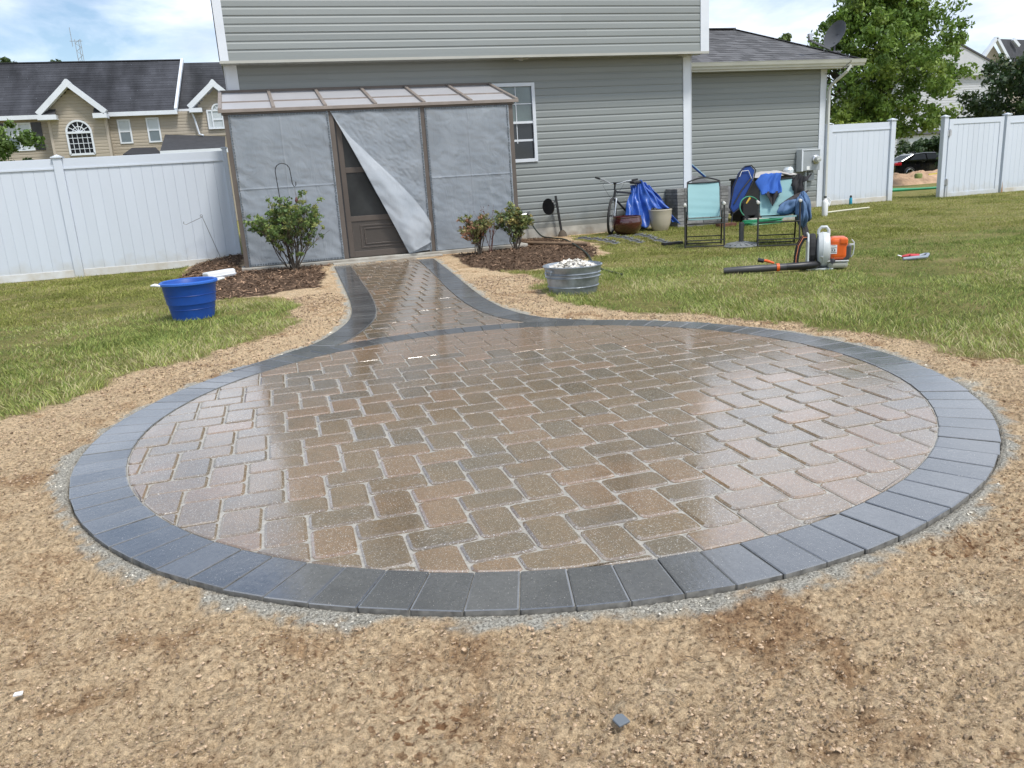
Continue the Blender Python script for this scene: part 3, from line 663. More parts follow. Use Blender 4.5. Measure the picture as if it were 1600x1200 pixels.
def build_house():
    h = thing('house', 'grey vinyl sided two storey house with overhanging upper floor and low garage wing', 'house', (-.2, 14.4, 0))
    Y = 14.4; WX0, WX1, WZ0, WZ1 = 4.04, 5.0, 1.42, 2.72
    MB().box(-.2, 8.19, Y+.002, Y+.2, -.3, .175).build('foundation', M['concrete'], h)
    mb = MB(); mb.box(-.2, WX0, Y+.015, Y+.2, .175, 3.2); mb.box(WX1, 8.19, Y+.015, Y+.2, .175, 3.2); mb.box(WX0, WX1, Y+.015, Y+.2, .175, WZ0); mb.box(WX0, WX1, Y+.015, Y+.2, WZ1, 3.2)
    mb.box(-.2, 0, Y+.2, 22.6, -.3, 3.2); mb.box(8.0, 8.19, Y+.2, 22.6, -.3, 3.2); mb.box(-.2, 8.19, 22.6, 22.8, -.3, 3.2)
    mb.build('wall', M['siding'], h)
    siding(h, -.02, 8.035, Y+.014, .175, 3.165, M['siding'], [(WX0, WX1, WZ0, WZ1)])
    c = MB(); c.box(8.035, 8.20, Y-.012, Y+.01, .05, 3.155); c.box(8.194, 8.21, Y-.012, Y+.16, .05, 3.155); c.build('corner_trim', M['trim'], h)
    c = MB(); c.box(-.21, -.02, Y-.012, Y+.01, .05, 3.155); c.box(-.222, -.206, Y-.012, Y+.16, .05, 3.155); c.build('corner_trim', M['trim'], h)
    # window
    wf = MB(); frame(wf, WX0-.035, WX1+.035, WZ0-.035, WZ1+.035, Y-.022, Y+.05, .06); wf = wf.build('window', M['trim'], h, bevel=.003)
    zm = (WZ0+WZ1)/2+.01
    MB().box(WX0+.025, WX1-.025, Y-.008, Y+.04, zm-.02, zm+.02).build('meeting_rail', M['trim'], wf)
    MB().box(WX0+.025, WX1-.025, Y+.03, Y+.034, WZ0+.025, zm-.02).build('pane', M['glass'], wf)
    MB().box(WX0+.025, WX1-.025, Y+.02, Y+.024, zm+.02, WZ1-.025).build('pane', mk('greenish_blind_glass', (.10, .135, .13), .12, var=.3, vs=2.5, coat=1), wf)
    mu = MB()
    for k in (1, 2): x = WX0+.025+(WX1-WX0-.05)*k/3; mu.box(x-.007, x+.007, Y+.008, Y+.018, zm+.02, WZ1-.025); mu.box(x-.007, x+.007, Y+.018, Y+.028, WZ0+.3, zm-.02)
    z = (zm+WZ1)/2; mu.box(WX0+.025, WX1-.025, Y+.0085, Y+.0175, z-.007, z+.007); z = (WZ0+zm)/2+.02; mu.box(WX0+.025, WX1-.025, Y+.0185, Y+.0275, z-.018, z+.018)
    mu.build('muntin', M['trim'], wf)
    # upper storey
    U = 14.0; UZ = 3.155; UT = 9.4
    mb = MB(); mb.box(-.25, 8.33, U+.015, U+.2, UZ+.012, UT); mb.box(-.25, -.05, U+.2, 22.6, UZ+.012, UT); mb.box(8.13, 8.33, U+.2, 22.6, UZ+.012, UT); mb.box(-.25, 8.33, 22.6, 22.8, UZ+.012, UT); mb.build('upper_wall', M['siding'], h)
    MB().box(-.12, 8.17, U-.012, U+.012, UZ, UZ+.05).build('starter_strip', M['siding'], h)
    siding(h, -.12, 8.175, U+.014, UZ+.05, UT, M['siding'], [(1.2, 2.3, 4.3, 5.9), (5.6, 6.7, 4.3, 5.9)])
    for x0 in (1.2, 5.6):
        f = MB(); frame(f, x0-.02, x0+1.12, 4.28, 5.92, U-.02, U+.04, .06); f = f.build('window', M['trim'], h)
        MB().box(x0+.04, x0+1.06, U-.0, U+.01, 4.34, 5.86).build('pane', M['glass'], f)
    for xa, xb in ((-.262, -.12), (8.175, 8.335)):
        c = MB(); c.box(xa, xb, U-.014, U+.01, UZ-.01, UT)
        c.box(min(xa, -.262) if xa < 0 else 8.335, -.25 if xa < 0 else 8.347, U-.014, U+.16, UZ-.01, UT); c.build('corner_trim', M['trim'], h)
    # main roof
    r = MB(); r.prism([(13.5, UT), (18.4, UT+3.0), (23.3, UT), (23.3, UT+.15), (18.4, UT+3.18), (13.5, UT+.15)], -.6, 8.7, Matrix(((0,0,1,0),(1,0,0,0),(0,1,0,0),(0,0,0,1)))); r.build('roof', M['deck'], h)
    # soffit of the overhang: grooved panels
    k = 0; x = -.25; sp = MB(); ln = MB()
    while x < 8.33:
        x2 = min(8.33, x+.142); MB().box(x+.002, x2-.002, U-.004, Y+.0, UZ-.006, UZ+.008).build('soffit_panel', M['soffit'], h); x = x2; k += 1
    MB().box(-.262, 8.345, U-.016, U-.002, UZ-.03, UZ+.01).build('fascia', M['soffit'], h)
    for x in (4.75, 7.95):
        l_ = MB(); l_.lathe([(0, 0), (.055, 0), (.06, -.02), (.03, -.05), (0, -.055)], (x, 14.2, UZ-.006), 16); l_.box(x-.14, x+.14, 14.17, 14.23, UZ-.035, UZ-.012); l_.build('floodlight', M['soffit'], h)
    # ---------------- garage wing
    V_ = 16.3; GX = 12.75
    mb = MB(); mb.box(8.21, GX, V_+.015, V_+.2, -.2, 3.1); mb.box(GX-.2, GX, V_+.2, 19.6, -.2, 3.1); mb.build('wing_wall', M['siding'], h)
    MB().box(8.21, GX-.005, V_-.004, V_+.012, -.25, .14).build('wing_foundation', M['concrete'], h)
    siding(h, 8.21, 12.6, V_+.014, .14, 3.06, M['siding'])
    c = MB(); c.box(12.6, 12.76, V_-.012, V_+.01, .0, 3.06); c.box(12.755, 12.767, V_-.012, V_+.16, 0, 3.06); c.build('corner_trim', M['trim'], h)
    MB().box(8.0, 13.16, 15.93, V_+.01, 3.055, 3.075).build('soffit', M['soffit'], h)
    MB().box(8.0, 13.16, 15.915, 15.935, 3.03, 3.20).build('fascia', M['gutter'], h)
    gp = [(15.915, 3.07), (15.86, 3.07), (15.85, 3.10), (15.82, 3.13), (15.80, 3.185), (15.79, 3.205), (15.80, 3.205), (15.83, 3.19), (15.915, 3.19)]
    MB().prism(gp, 8.0, 13.42, Matrix(((0,0,1,0),(1,0,0,0),(0,1,0,0),(0,0,0,1)))).build('gutter', M['gutter'], h)
    E0, E1, RZ, RY, RXe = 8.1, 13.3, 4.19, 17.9, 11.35
    V, Fq, C = shingles('x', h, (E0, 15.86, 3.195), (E1, 15.86, 3.195), (RXe, RY, RZ), (E0, RY, RZ), .14, .22, (.115, .117, .125))
    V2, F2, C2 = shingles('x', h, (E1, 15.86, 3.195), (E1, 19.94, 3.195), (RXe+.001, RY+.001, RZ), (RXe, RY, RZ), .14, .22, (.10, .10, .11))
    k = len(V); V += V2; Fq += [tuple(i+k for i in f) for f in F2]; C += C2
    V3, F3, C3 = shingles('x', h, (E1, 19.94, 3.195), (E0, 19.94, 3.195), (E0, RY, RZ), (RXe, RY, RZ), .3, .4, (.10, .10, .11))
    k = len(V); V += V3; Fq += [tuple(i+k for i in f) for f in F3]; C += C3
    o = npmesh('wing_roof_shingles', V, Fq, M['shingle'], h, cols=C); o['kind'] = 'stuff'
    rd = MB(); rd.bar((E0, RY, RZ+.012), (RXe, RY, RZ+.012), .2, .02); rd.bar((RXe, RY, RZ+.012), (E1, 15.86, 3.215), .16, .012); rd.build('ridge_cap', mk('ridge_shingle', (.09, .09, .10), .9, var=.3, vs=12), h)
    d = MB(); P = [(13.05, 15.86, 3.07), (12.98, 15.9, 2.95), (12.83, 16.2, 2.72), (12.80, 16.25, 2.60), (12.80, 16.25, .12), (12.80, 16.1, .02)]
    for a, b in zip(P[:-1], P[1:]): d.bar(a, b, .075, .055)
    d.build('downspout', M['gutter'], h, bevel=.008)
    return h
HOUSE = build_house()

def build_sunroom():
    s = thing('sunroom', 'brown aluminium framed patio enclosure covered with clear plastic sheets', 'patio enclosure', (-.28, 12.92, 0))
    Y = 12.92; X0, X1 = -.30, 4.12; ZB = .055; ZT = 2.27
    MB().box(X0-.05, X1+.1, Y-.13, 14.37, -.12, ZB).build('slab', M['concrete'], s, bevel=.01)
    MB().box(1.0, 2.72, Y-.32, Y-.132, -.06, .022).build('threshold', M['concrete'], s, bevel=.008)
    posts = [(X0, X0+.075), (1.20, 1.275), (2.605, 2.675), (X1-.085, X1)]
    for a, b in posts: MB().box(a, b, Y-.035, Y+.04, ZB, ZT).build('post', M['bronze'], s, bevel=.004)
    for x in (X0+.04, X1-.04): MB().box(x-.035, x+.035, Y+.04, 14.36, ZT-.08, ZT-.0).build('side_beam', M['bronze'], s)
    MB().box(X0-.02, X1+.02, Y-.05, Y+.05, ZT, ZT+.05).build('front_beam', M['bronze'], s, bevel=.004)
    for a, b in ((X0+.075, 1.20), (2.675, X1-.085)):
        MB().box(a, b, Y-.02, Y+.03, ZB, ZB+.05).build('bottom_rail', M['bronze'], s)
        MB().box(a, b, Y+.005, Y+.03, 1.42, 1.46).build('mid_rail', M['bronze'], s)
        x = (a+b)/2; MB().box(x-.02, x+.02, Y+.006, Y+.031, ZB+.05, ZT).build('mullion', M['bronze'], s)
    # side walls (sheeted too)
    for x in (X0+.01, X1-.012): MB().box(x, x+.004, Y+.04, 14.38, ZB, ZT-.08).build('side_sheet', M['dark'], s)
    # interior
    MB().box(X0+.1, X1-.1, 14.372, 14.38, .1, 2.5).build('shade_backing', M['deck'], s)  # added dark sheet; the enclosure's inner shade as flat colour over the wall
    # roof
    F0, F1 = (Y-.06, 2.335), (14.37, 2.735)
    n = 6; XA, XB = X0-.03, X1+.06
    zt = lambda y, o=0: F0[1]+(F1[1]-F0[1])*(y-F0[0])/(F1[0]-F0[0])+o
    ym = F0[0]+(F1[0]-F0[0])*.40
    for i in range(n):
        a = XA+(XB-XA)*i/n+.012; b = XA+(XB-XA)*(i+1)/n-.012
        for y0, y1 in ((F0[0]+.012, ym-.012), (ym+.012, F1[0]-.01)):
            p = MB(); p.add([(a, y0, zt(y0)), (b, y0, zt(y0)), (b, y1, zt(y1)), (a, y1, zt(y1)), (a, y0, zt(y0, -.012)), (b, y0, zt(y0, -.012)), (b, y1, zt(y1, -.012)), (a, y1, zt(y1, -.012))], [(0,1,2,3),(7,6,5,4),(4,5,1,0),(5,6,2,1),(6,7,3,2),(7,4,0,3)]); p.build('roof_panel', M['poly'], s)
    for i in range(n+1):
        x = XA+(XB-XA)*i/n; MB().bar((x, F0[0]-.02, zt(F0[0]-.02, .012)), (x, F1[0], zt(F1[0], .012)), .05, .045).build('roof_bar', M['bronze_l'], s, bevel=.004)
    MB().bar((XA, ym, zt(ym, .004)), (XB, ym, zt(ym, .004)), .03, .028).build('roof_purlin', M['bronze_l'], s)
    MB().bar((XA-.03, F0[0]-.02, zt(F0[0]-.02, -.008)), (XB+.03, F0[0]-.02, zt(F0[0]-.02, -.008)), .02, .05).build('eave_trim', M['bronze_l'], s, bevel=.004)
    MB().bar((XA, F1[0]-.01, zt(F1[0], .012)), (XB, F1[0]-.01, zt(F1[0], .012)), .03, .05).build('wall_trim', M['bronze'], s)
    # plastic sheets
    m = bpy.data.materials.new('clear_poly_sheeting'); m.use_nodes = True; nt = m.node_tree; nn = nt.nodes; l = nt.links; b = nn['Principled BSDF']
    tc = nn.new('ShaderNodeTexCoord'); ns = nn.new('ShaderNodeTexNoise'); ns.inputs['Scale'].default_value = 2.5; ns.inputs['Detail'].default_value = 6; l.new(tc.outputs['Object'], ns.inputs['Vector'])
    rp = nn.new('ShaderNodeValToRGB'); rp.color_ramp.elements[0].position = .35; rp.color_ramp.elements[0].color = (.36, .405, .455, 1); rp.color_ramp.elements[1].position = .7; rp.color_ramp.elements[1].color = (.46, .51, .565, 1)
    l.new(ns.outputs['Fac'], rp.inputs[0]); l.new(rp.outputs[0], b.inputs['Base Color']); b.inputs['Roughness'].default_value = .3; b.inputs['Specular IOR Level'].default_value = .5
    n2 = nn.new('ShaderNodeTexNoise'); n2.inputs['Scale'].default_value = 3.2; n2.inputs['Detail'].default_value = 7; n2.inputs['Distortion'].default_value = 2.2; mpp = nn.new('ShaderNodeMapping'); mpp.inputs['Scale'].default_value = (1.6, 1, .8); mpp.inputs['Rotation'].default_value = (0, .5, 0); l.new(tc.outputs['Object'], mpp.inputs[0]); l.new(mpp.outputs[0], n2.inputs['Vector'])
    b.inputs['Coat Weight'].default_value = .5; b.inputs['Coat Roughness'].default_value = .12
    bp = nn.new('ShaderNodeBump'); bp.inputs['Strength'].default_value = .5; bp.inputs['Distance'].default_value = .03; l.new(n2.outputs['Fac'], bp.inputs['Height']); l.new(bp.outputs[0], b.inputs['Normal'])
    tr = nn.new('ShaderNodeBsdfTranslucent'); tr.inputs[0].default_value = (.5, .55, .6, 1); tp = nn.new('ShaderNodeBsdfTransparent')
    m1 = nn.new('ShaderNodeMixShader'); m1.inputs[0].default_value = .25; m2 = nn.new('ShaderNodeMixShader'); m2.inputs[0].default_value = .20
    l.new(b.outputs[0], m1.inputs[1]); l.new(tr.outputs[0], m1.inputs[2]); l.new(m1.outputs[0], m2.inputs[1]); l.new(tp.outputs[0], m2.inputs[2]); l.new(m2.outputs[0], nn['Material Output'].inputs[0])
    M['sheet'] = m
    def crease(t, c, wd): return math.exp(-((t-c)/wd)**2)
    def flat(a, b, seed):
        def f(u, v):
            x = a+(b-a)*u; z = ZB+.01+(ZT-ZB-.02)*v
            e = min(u, 1-u)*(b-a); sag = min(1, e/.2)
            d = .012*sag*vnoise(x*1.0, z*.6, .35, seed)+.010*math.sin((x*2.2+z*3.1)*9+seed)*math.exp(-e/.16)*vnoise(x, z, .5, seed+1)*2
            d += .004*vnoise(x+z*.8, z*2.2, .11, seed+3)*sag
            d += .006*(crease(u, .5, .006)+crease(v, .52, .004))
            d -= .02*vnoise(x, z, .8, seed+2)
            return (x, Y-.042-max(-.004, d+.004), z)
        return MB().grid(f, 110, 150)
    flat(X0+.065, 1.203, 31).build('plastic_sheet', M['sheet'], s)
    flat(2.672, X1-.075, 41).build('plastic_sheet', M['sheet'], s)
    # loose middle sheet, folded back from the doorway
    def loose(u, v):
        t = 1-v; left = 1.235+(2.22-1.235)*t**.96; right = 2.606+.0*t; x = left+(right-left)*u; z = ZT-.0-(ZT-.06)*t+.03*t*u
        bl = math.exp(-((u)/.26)**2)*smooth01(t*2.5)
        d = .05*bl*t+.012*t
        fold = math.sin(u*9+t*1.5)*.014*t*(1-u)+math.sin(u*17+2*t+1)*.008*(1-u)
        d += fold+.022*vnoise(x+z*.7, z, .22, 51)*(.3+t)+.007*vnoise(x*1.7+z, z*1.7, .07, 52)+.03*math.exp(-((t-.8)/.1)**2)*bl*math.sin(u*14)
        return (x+.012*vnoise(z, u, .15, 53)*t, Y-.048-d*(1-.8*smooth01((u-.85)/.15)), z)
    MB().grid(loose, 100, 160).build('plastic_sheet', M['sheet'], s)
    # the turned back flap lying over it
    def flap(u, v):
        t = 1-v; left = 1.237+(2.222-1.237)*t**.96; wd = .02+.56*smooth01(t/.8)*(1-.35*smooth01((t-.8)/.2)); x = left+wd*u-.005
        z = ZT-(ZT-.07)*t+.04*u*t+.10*smooth01((t-.88)/.12)*u
        d = .10+.09*t*math.sin(PI*min(1, u*1.05)+.15)+.02*vnoise(x*1.3+z*.9, z, .12, 61)*(.4+t)+.010*math.sin(u*12+t*5)*t
        return (x, Y-.03-d*(.25+.75*min(1, t*2.2))*(1-.55*u), z)
    mf = M['sheet'].copy(); mf.name = 'doubled_poly_sheeting'
    for q in mf.node_tree.nodes:
        if q.type == 'VALTORGB': q.color_ramp.elements[0].color = (.50, .545, .59, 1); q.color_ramp.elements[1].color = (.64, .68, .72, 1)
    MB().grid(flap, 40, 150).build('sheet_flap', mf, s)
    # staple tape along the edges
    for a, z0, z1 in ((X0+.085, ZB, ZT), (1.183, ZB, ZT), (1.19, 0, 0), (2.588, ZB, ZT), (2.69, ZB, ZT), (X1-.105, ZB, ZT)):
        if z1 == 0: continue
        t = MB(); z = z0
        while z < z1-.02:
            hh = random.uniform(.02, .045); j = random.uniform(-.004, .004); t.box(a-.011+j, a+.011+j, Y-.060, Y-.056, z, z+hh); z += hh+random.uniform(.003, .012)
        o = t.build('staple_strip', M['tape'], s); o['kind'] = 'stuff'
    for a, b_, z in ((X0+.08, 1.2, ZT-.015), (1.25, 2.6, ZT-.012), (2.69, X1-.1, ZT-.015), (X0+.08, 1.2, ZB+.03)):
        t = MB(); x = a
        while x < b_-.03:
            ww = random.uniform(.015, .04); t.box(x, x+ww, Y-.060, Y-.056, z-.012, z+.012); x += ww+random.uniform(.003, .012)
        o = t.build('staple_strip', M['tape'], s); o['kind'] = 'stuff'
    # door
    DY = Y+.01; d = MB(); frame(d, 1.30, 2.58, ZB+.01, ZT-.04, DY, DY+.035, .075, .09)
    d.box(1.375, 2.505, DY+.002, DY+.033, 1.36, 1.44); d.box(1.375, 2.505, DY+.002, DY+.033, .62, .70); d = d.build('door', mk('dark_brown_door', (.085, .068, .056), .45, var=.1), s, bevel=.003)
    for z0, z1 in ((.70, 1.36), (1.44, ZT-.115)): MB().box(1.375, 2.505, DY+.016, DY+.018, z0, z1).build('screen', mk('insect_screen', (.028, .03, .03), .35, var=.4, vs=2, spec=.3), d)
    MB().box(1.375, 2.505, DY+.016, DY+.024, .155, .62).build('kick_panel', mk('dark_brown_panel', (.06, .05, .042), .4, var=.1), d)
    k = MB(); frame(k, 1.50, 2.38, .20, .56, DY+.006, DY+.016, .025); frame(k, 1.56, 2.32, .25, .51, DY+.002, DY+.016, .02); k.build('panel_moulding', mk('dark_brown_moulding', (.07, .057, .048), .4), d, bevel=.004)
    MB().box(1.275, 1.30, DY-.01, DY+.03, ZB, ZT-.02).build('door_jamb', M['black'], s)
    return s
build_sunroom()

# ------------------------------------------------------------------ white vinyl fences
def vpost(parent, x, y, z0, h, w=.13, mat=None):
    MB().box(x-w/2, x+w/2, y-w/2, y+w/2, z0-.2, z0+h).build('post', mat or M['vinyl'], parent, bevel=.006)
    c = MB(); q = w/2+.02; c.box(x-q, x+q, y-q, y+q, z0+h, z0+h+.022)
    c.add([(x-q+.012, y-q+.012, z0+h+.022), (x+q-.012, y-q+.012, z0+h+.022), (x+q-.012, y+q-.012, z0+h+.022), (x-q+.012, y+q-.012, z0+h+.022), (x, y, z0+h+.055)], [(0,1,4),(1,2,4),(2,3,4),(3,0,4)])
    c.build('post_cap', M['vinyl'], parent)
def vpanel(parent, x0, x1, y, z0, h, bw=.155, rail=.15, mid=False):
    MB().box(x0, x1, y-.028, y+.028, z0+h-rail, z0+h).build('top_rail', M['vinyl'], parent, bevel=.004)
    MB().box(x0, x1, y-.034, y-.0285, z0+h-rail-.012, z0+h-rail+.014).build('rail_lip', M['vinyl'], parent)
    MB().box(x0, x1, y-.028, y+.028, z0+.01, z0+.13).build('bottom_rail', M['vinyl_d'], parent, bevel=.004)
    n = max(1, round((x1-x0)/bw)); w = (x1-x0)/n
    b = MB(); e = .002; t = .016
    pf = [(e*.2, t), (e*.2, -t+.004), (e*1.6, -t), (w-e*1.6, -t), (w-e*.2, -t+.004), (w-e*.2, t)]
    b.prism(pf[::-1], 0, h-rail-.13+.02); me = b.mesh('fence_board', M['vinyl'])
    for i in range(n): inst(me, 'fence_board', parent, (x0+i*w, y+random.uniform(-.001, .001), z0+.125))
def build_fences():
    f = thing('white_fence', 'long white vinyl privacy fence running left from the corner of the sunroom', 'fence', (-.45, 14.6, 0))
    xs = [-.40, -2.90, -5.36, -7.82, -10.28]
    for i, x in enumerate(xs):
        if i: vpost(f, x, 14.6, -.03, 1.9)
        else: MB().box(x-.035, x+.035, 14.54, 14.66, -.2, 1.89).build('post', M['vinyl'], f, bevel=.005); MB().box(x-.05, x+.05, 14.53, 14.67, 1.89, 1.915).build('post_cap', M['vinyl'], f)
    for a, b in zip(xs[1:], xs[:-1]): vpanel(f, a+.065, b-(.065 if b != xs[0] else .035), 14.6, -.01, 1.87)
    g = thing('white_fence', 'white vinyl fence section between the garage corner and the gateway, blue bottle at its foot', 'fence', (12.85, 16.3, 0))
    MB().box(12.77, 12.92, 16.22, 16.38, -.2, 1.86).build('post', M['vinyl'], g, bevel=.005); vpost(g, 12.87, 16.3, -.02, 1.86, .12)
    vpost(g, 14.66, 16.3, -.03, 1.90, .13); vpanel(g, 12.93, 14.595, 16.3, -.01, 1.85)
    k = MB(); k.box(14.725, 14.77, 16.25, 16.31, 1.08, 1.24); k.lathe([(0, 0), (.02, 0), (.02, .05), (0, .05)], (14.75, 16.23, 1.12), 10); k.build('gate_latch', M['steel'], g)
    z0 = -.05; p = thing('white_fence', 'white vinyl fence at right edge of the yard with rust stained post foot', 'fence', (17.8, 16.0, z0))
    vpost(p, 15.93, 16.0, z0, 1.92, .12); vpost(p, 17.83, 16.0, z0, 1.90, .12); vpanel(p, 17.89, 20.3, 16.0, z0+.02, 1.85); vpost(p, 20.36, 16.0, z0, 1.9); vpanel(p, 20.42, 22.8, 16.0, z0+.02, 1.85)
    MB().add([(17.77, 15.938, z0), (17.84, 15.938, z0), (17.80, 15.938, z0+.32)], [(0, 1, 2)]).build('rust_stain', mk('rust_stain', (.35, .2, .1), .8), p)
    G = thing('yard_gate', 'white vinyl gate leaf with mitred frame and two hinges beside the gateway', 'gate', (16.0, 16.0, z0))
    a, b, zb, zt = 16.05, 17.72, z0+.03, z0+1.87; w = .12
    MB().add([(a, 15.97, zb), (a+w, 15.97, zb+w), (a+w, 15.97, zt-w), (a, 15.97, zt), (a, 16.03, zb), (a+w, 16.03, zb+w), (a+w, 16.03, zt-w), (a, 16.03, zt)], [(0,1,2,3),(7,6,5,4),(1,5,6,2),(4,0,3,7)]).build('stile', M['vinyl'], G, bevel=.003)
    MB().add([(b, 15.97, zb), (b-w, 15.97, zb+w), (b-w, 15.97, zt-w), (b, 15.97, zt), (b, 16.03, zb), (b-w, 16.03, zb+w), (b-w, 16.03, zt-w), (b, 16.03, zt)], [(3,2,1,0),(4,5,6,7),(2,6,5,1),(7,3,0,4)]).build('stile', M['vinyl'], G, bevel=.003)
    for zz, s_ in ((zb, 1), (zt, -1)):
        MB().add([(a, 15.97, zz), (b, 15.97, zz), (b-w, 15.97, zz+s_*w), (a+w, 15.97, zz+s_*w), (a, 16.03, zz), (b, 16.03, zz), (b-w, 16.03, zz+s_*w), (a+w, 16.03, zz+s_*w)], [(0,1,2,3) if s_ > 0 else (3,2,1,0), (7,6,5,4) if s_ > 0 else (4,5,6,7), (3,2,6,7), (0,4,5,1)]).build('rail', M['vinyl'], G, bevel=.003)
    n = 9; bw = (b-a-2*w)/n; m_ = MB(); m_.prism([(.001, .016), (.001, -.010), (.006, -.016), (bw-.006, -.016), (bw-.001, -.010), (bw-.001, .016)][::-1], 0, zt-zb-2*w); me = m_.mesh('fence_board', M['vinyl'])
    for i in range(n): inst(me, 'fence_board', G, (a+w+i*bw, 16.0, zb+w))
    for z in (z0+1.55, z0+.40):
        k = MB(); k.box(15.985, 16.09, 15.93, 15.965, z-.06, z+.07); k.lathe([(0, -.08), (.015, -.08), (.015, .09), (0, .09)], (16.035, 15.925, z), 10); k.build('hinge', M['steel'], G)
    MB().tube([(16.07, 15.93, z0+.4), (16.07, 15.93, z0+.0)], .008).build('drop_rod', M['steel'], G)
build_fences()

# ------------------------------------------------------------------ grass
def build_grass():
    n = 1900000
    y = 3.0+RNG.random(n)**.72*14.5; x = RNG.uniform(-1, 1, n)*(y*1.02+3)+y*.32
    d = np.hypot(x, y); keep = RNG.random(n) < np.clip(1.25-d*.045, .3, 1); x, y = x[keep], y[keep]
    g, m, gr, dp = regions(x, y)
    patch = vnoise(x, y, .55, 71)+.5*vnoise(x, y, .16, 72)
    edge = smooth01(np.minimum(1, (1-g)*1.0))
    k = (g > .35) & (y < 17.5) & (dp > .10) & (RNG.random(len(x)) < .55+patch*.8) & ~((x > 4.1) & (x < 8.3) & (y > 14.35)) & ~((x < 4.2) & (x > -.4) & (y > 12.75)) & ~((y > 14.5) & (x < 0)) & ~((x > 8.2) & (x < 12.8) & (y > 16.25)) & ~((x < -.4) & (y > 14.55))
    bare = ((np.hypot((x-8.9)/.9, (y-8.4)/.28) < 1) | (np.hypot((x-5.15)/.33, (y-9.6)/.22) < 1) | (np.hypot((x-4.9)/.6, (y-12.3)/.5) < 1)) & (RNG.random(len(x)) < .86); k &= ~bare
    x, y, patch = x[k], y[k], patch[k]; n = len(x)
    # long straw coloured blades near the dug edge, shorter lawn further out
    dl = np.minimum(np.abs(sdf(x, y, grassL)), np.abs(sdf(x, y, grassR))); longer = np.clip(1.25-dl/1.4, 0, 1)*(y < 9.5)
    hgt = (.016+.022*RNG.random(n))*(1+.4*longer)*(1+.7*np.clip(patch, -.4, .6)); wd = RNG.uniform(.0014, .0028, n)*(1+y*.045)
    a = RNG.uniform(0, 2*PI, n); lean = RNG.uniform(.3, 1.5, n)*hgt; la = RNG.uniform(0, 2*PI, n)*.6+vnoise(x, y, .25, 75)*7
    z = base_h(x, y)-.004
    dx, dy = np.cos(a)*wd, np.sin(a)*wd; lx, ly = np.cos(la)*lean, np.sin(la)*lean
    V = np.stack([np.stack([x-dx, y-dy, z], -1), np.stack([x+dx, y+dy, z], -1),
                  np.stack([x+dx*.8+lx*.4, y+dy*.8+ly*.4, z+hgt*.62], -1), np.stack([x-dx*.8+lx*.4, y-dy*.8+ly*.4, z+hgt*.62], -1),
                  np.stack([x+lx, y+ly, z+hgt], -1)], 1).reshape(-1, 3)
    b0 = np.arange(n)*5
    tri = np.concatenate([np.stack([b0, b0+1, b0+2], -1), np.stack([b0, b0+2, b0+3], -1), np.stack([b0+3, b0+2, b0+4], -1)], 0)
    t = RNG.random(n)+vnoise(x, y, .9, 77)*.8+longer*.18
    green = np.array((.27, .34, .085)); lime = np.array((.43, .46, .14)); straw = np.array((.56, .50, .27)); dark = np.array((.15, .20, .05))
    c = np.where((t < .35)[:, None], dark, np.where((t < .72)[:, None], green, np.where((t < 1.0)[:, None], lime, straw)))
    c = np.where((y > 9)[:, None], c*.82+np.array((.045, .02, .0)), c)*RNG.uniform(.75, 1.25, (n, 1))
    cols = np.repeat(c, 5, 0); o = npmesh('lawn_grass', V, tri, vcol_mat('grass_blade', .55, transl=.35), cols=cols, nper=3)
    tag(o, 'patchy green and straw coloured lawn on both sides of the patio', 'grass', kind='stuff')
build_grass()

# ------------------------------------------------------------------ foliage
M['leaf'] = vcol_mat('leaves', .5, transl=.3, spec=.4)
M['bark'] = mk('bark', (.10, .08, .06), .9, var=.35, vs=12, bump=.8, bs=30)
def leaves(name, parent, cent, rad, per, size, pal, flat=.8, droop=0, keepf=None, jitter=.25):
    "leaf quads spread through clumps: cent (n,3), rad (n,)"
    n = len(cent); cent = np.asarray(cent, float); rad = np.asarray(rad, float)
    idx = np.repeat(np.arange(n), per); N = len(idx)
    d = RNG.normal(size=(N, 3)); d /= np.linalg.norm(d, axis=1)[:, None]; rr = RNG.random(N)**.45
    P = cent[idx]+d*(rad[idx]*rr)[:, None]*np.array((1, 1, flat))
    a = d+RNG.normal(size=(N, 3))*.7; a /= np.linalg.norm(a, axis=1)[:, None]
    u = np.cross(a, RNG.normal(size=(N, 3))); u /= np.linalg.norm(u, axis=1)[:, None]; v = np.cross(a, u)
    s = size*RNG.uniform(.6, 1.3, N)[:, None]
    V = np.stack([P-u*s, P+v*s*.55, P+u*s, P-v*s*.55], 1)-np.array(origin_of(parent))
    pal = np.array(pal); ci = (RNG.random(n)*len(pal)).astype(int); c = pal[ci][idx]*(1-jitter)+pal[(RNG.random(N)*len(pal)).astype(int)]*jitter
    c = c*RNG.uniform(.75, 1.25, (N, 1))
    return npmesh(name, V.reshape(-1, 3), np.arange(N*4).reshape(-1, 4), M['leaf'], parent, cols=np.repeat(c, 4, 0))
def branchy(mb, p, d, L, r, depth, tips, spread=.55, n=3, up=.25):
    p = Vector(p); d = Vector(d).normalized(); q = p+d*L*.5+Vector((random.gauss(0, .05), random.gauss(0, .05), 0))*L; e = p+d*L
    mb.tube([p, q, e], [r, r*.82, r*.62], 6 if depth > 1 else 5, caps=False)
    tips.append(tuple(q)); 
    if depth == 0: tips.append(tuple(e)); return
    for k in range(n):
        nd = (d+Vector((random.gauss(0, spread), random.gauss(0, spread), random.gauss(0, spread*.6)+up))).normalized()
        branchy(mb, p.lerp(e, random.uniform(.55, 1)), nd, L*random.uniform(.6, .82), r*.58, depth-1, tips, spread, n, up)
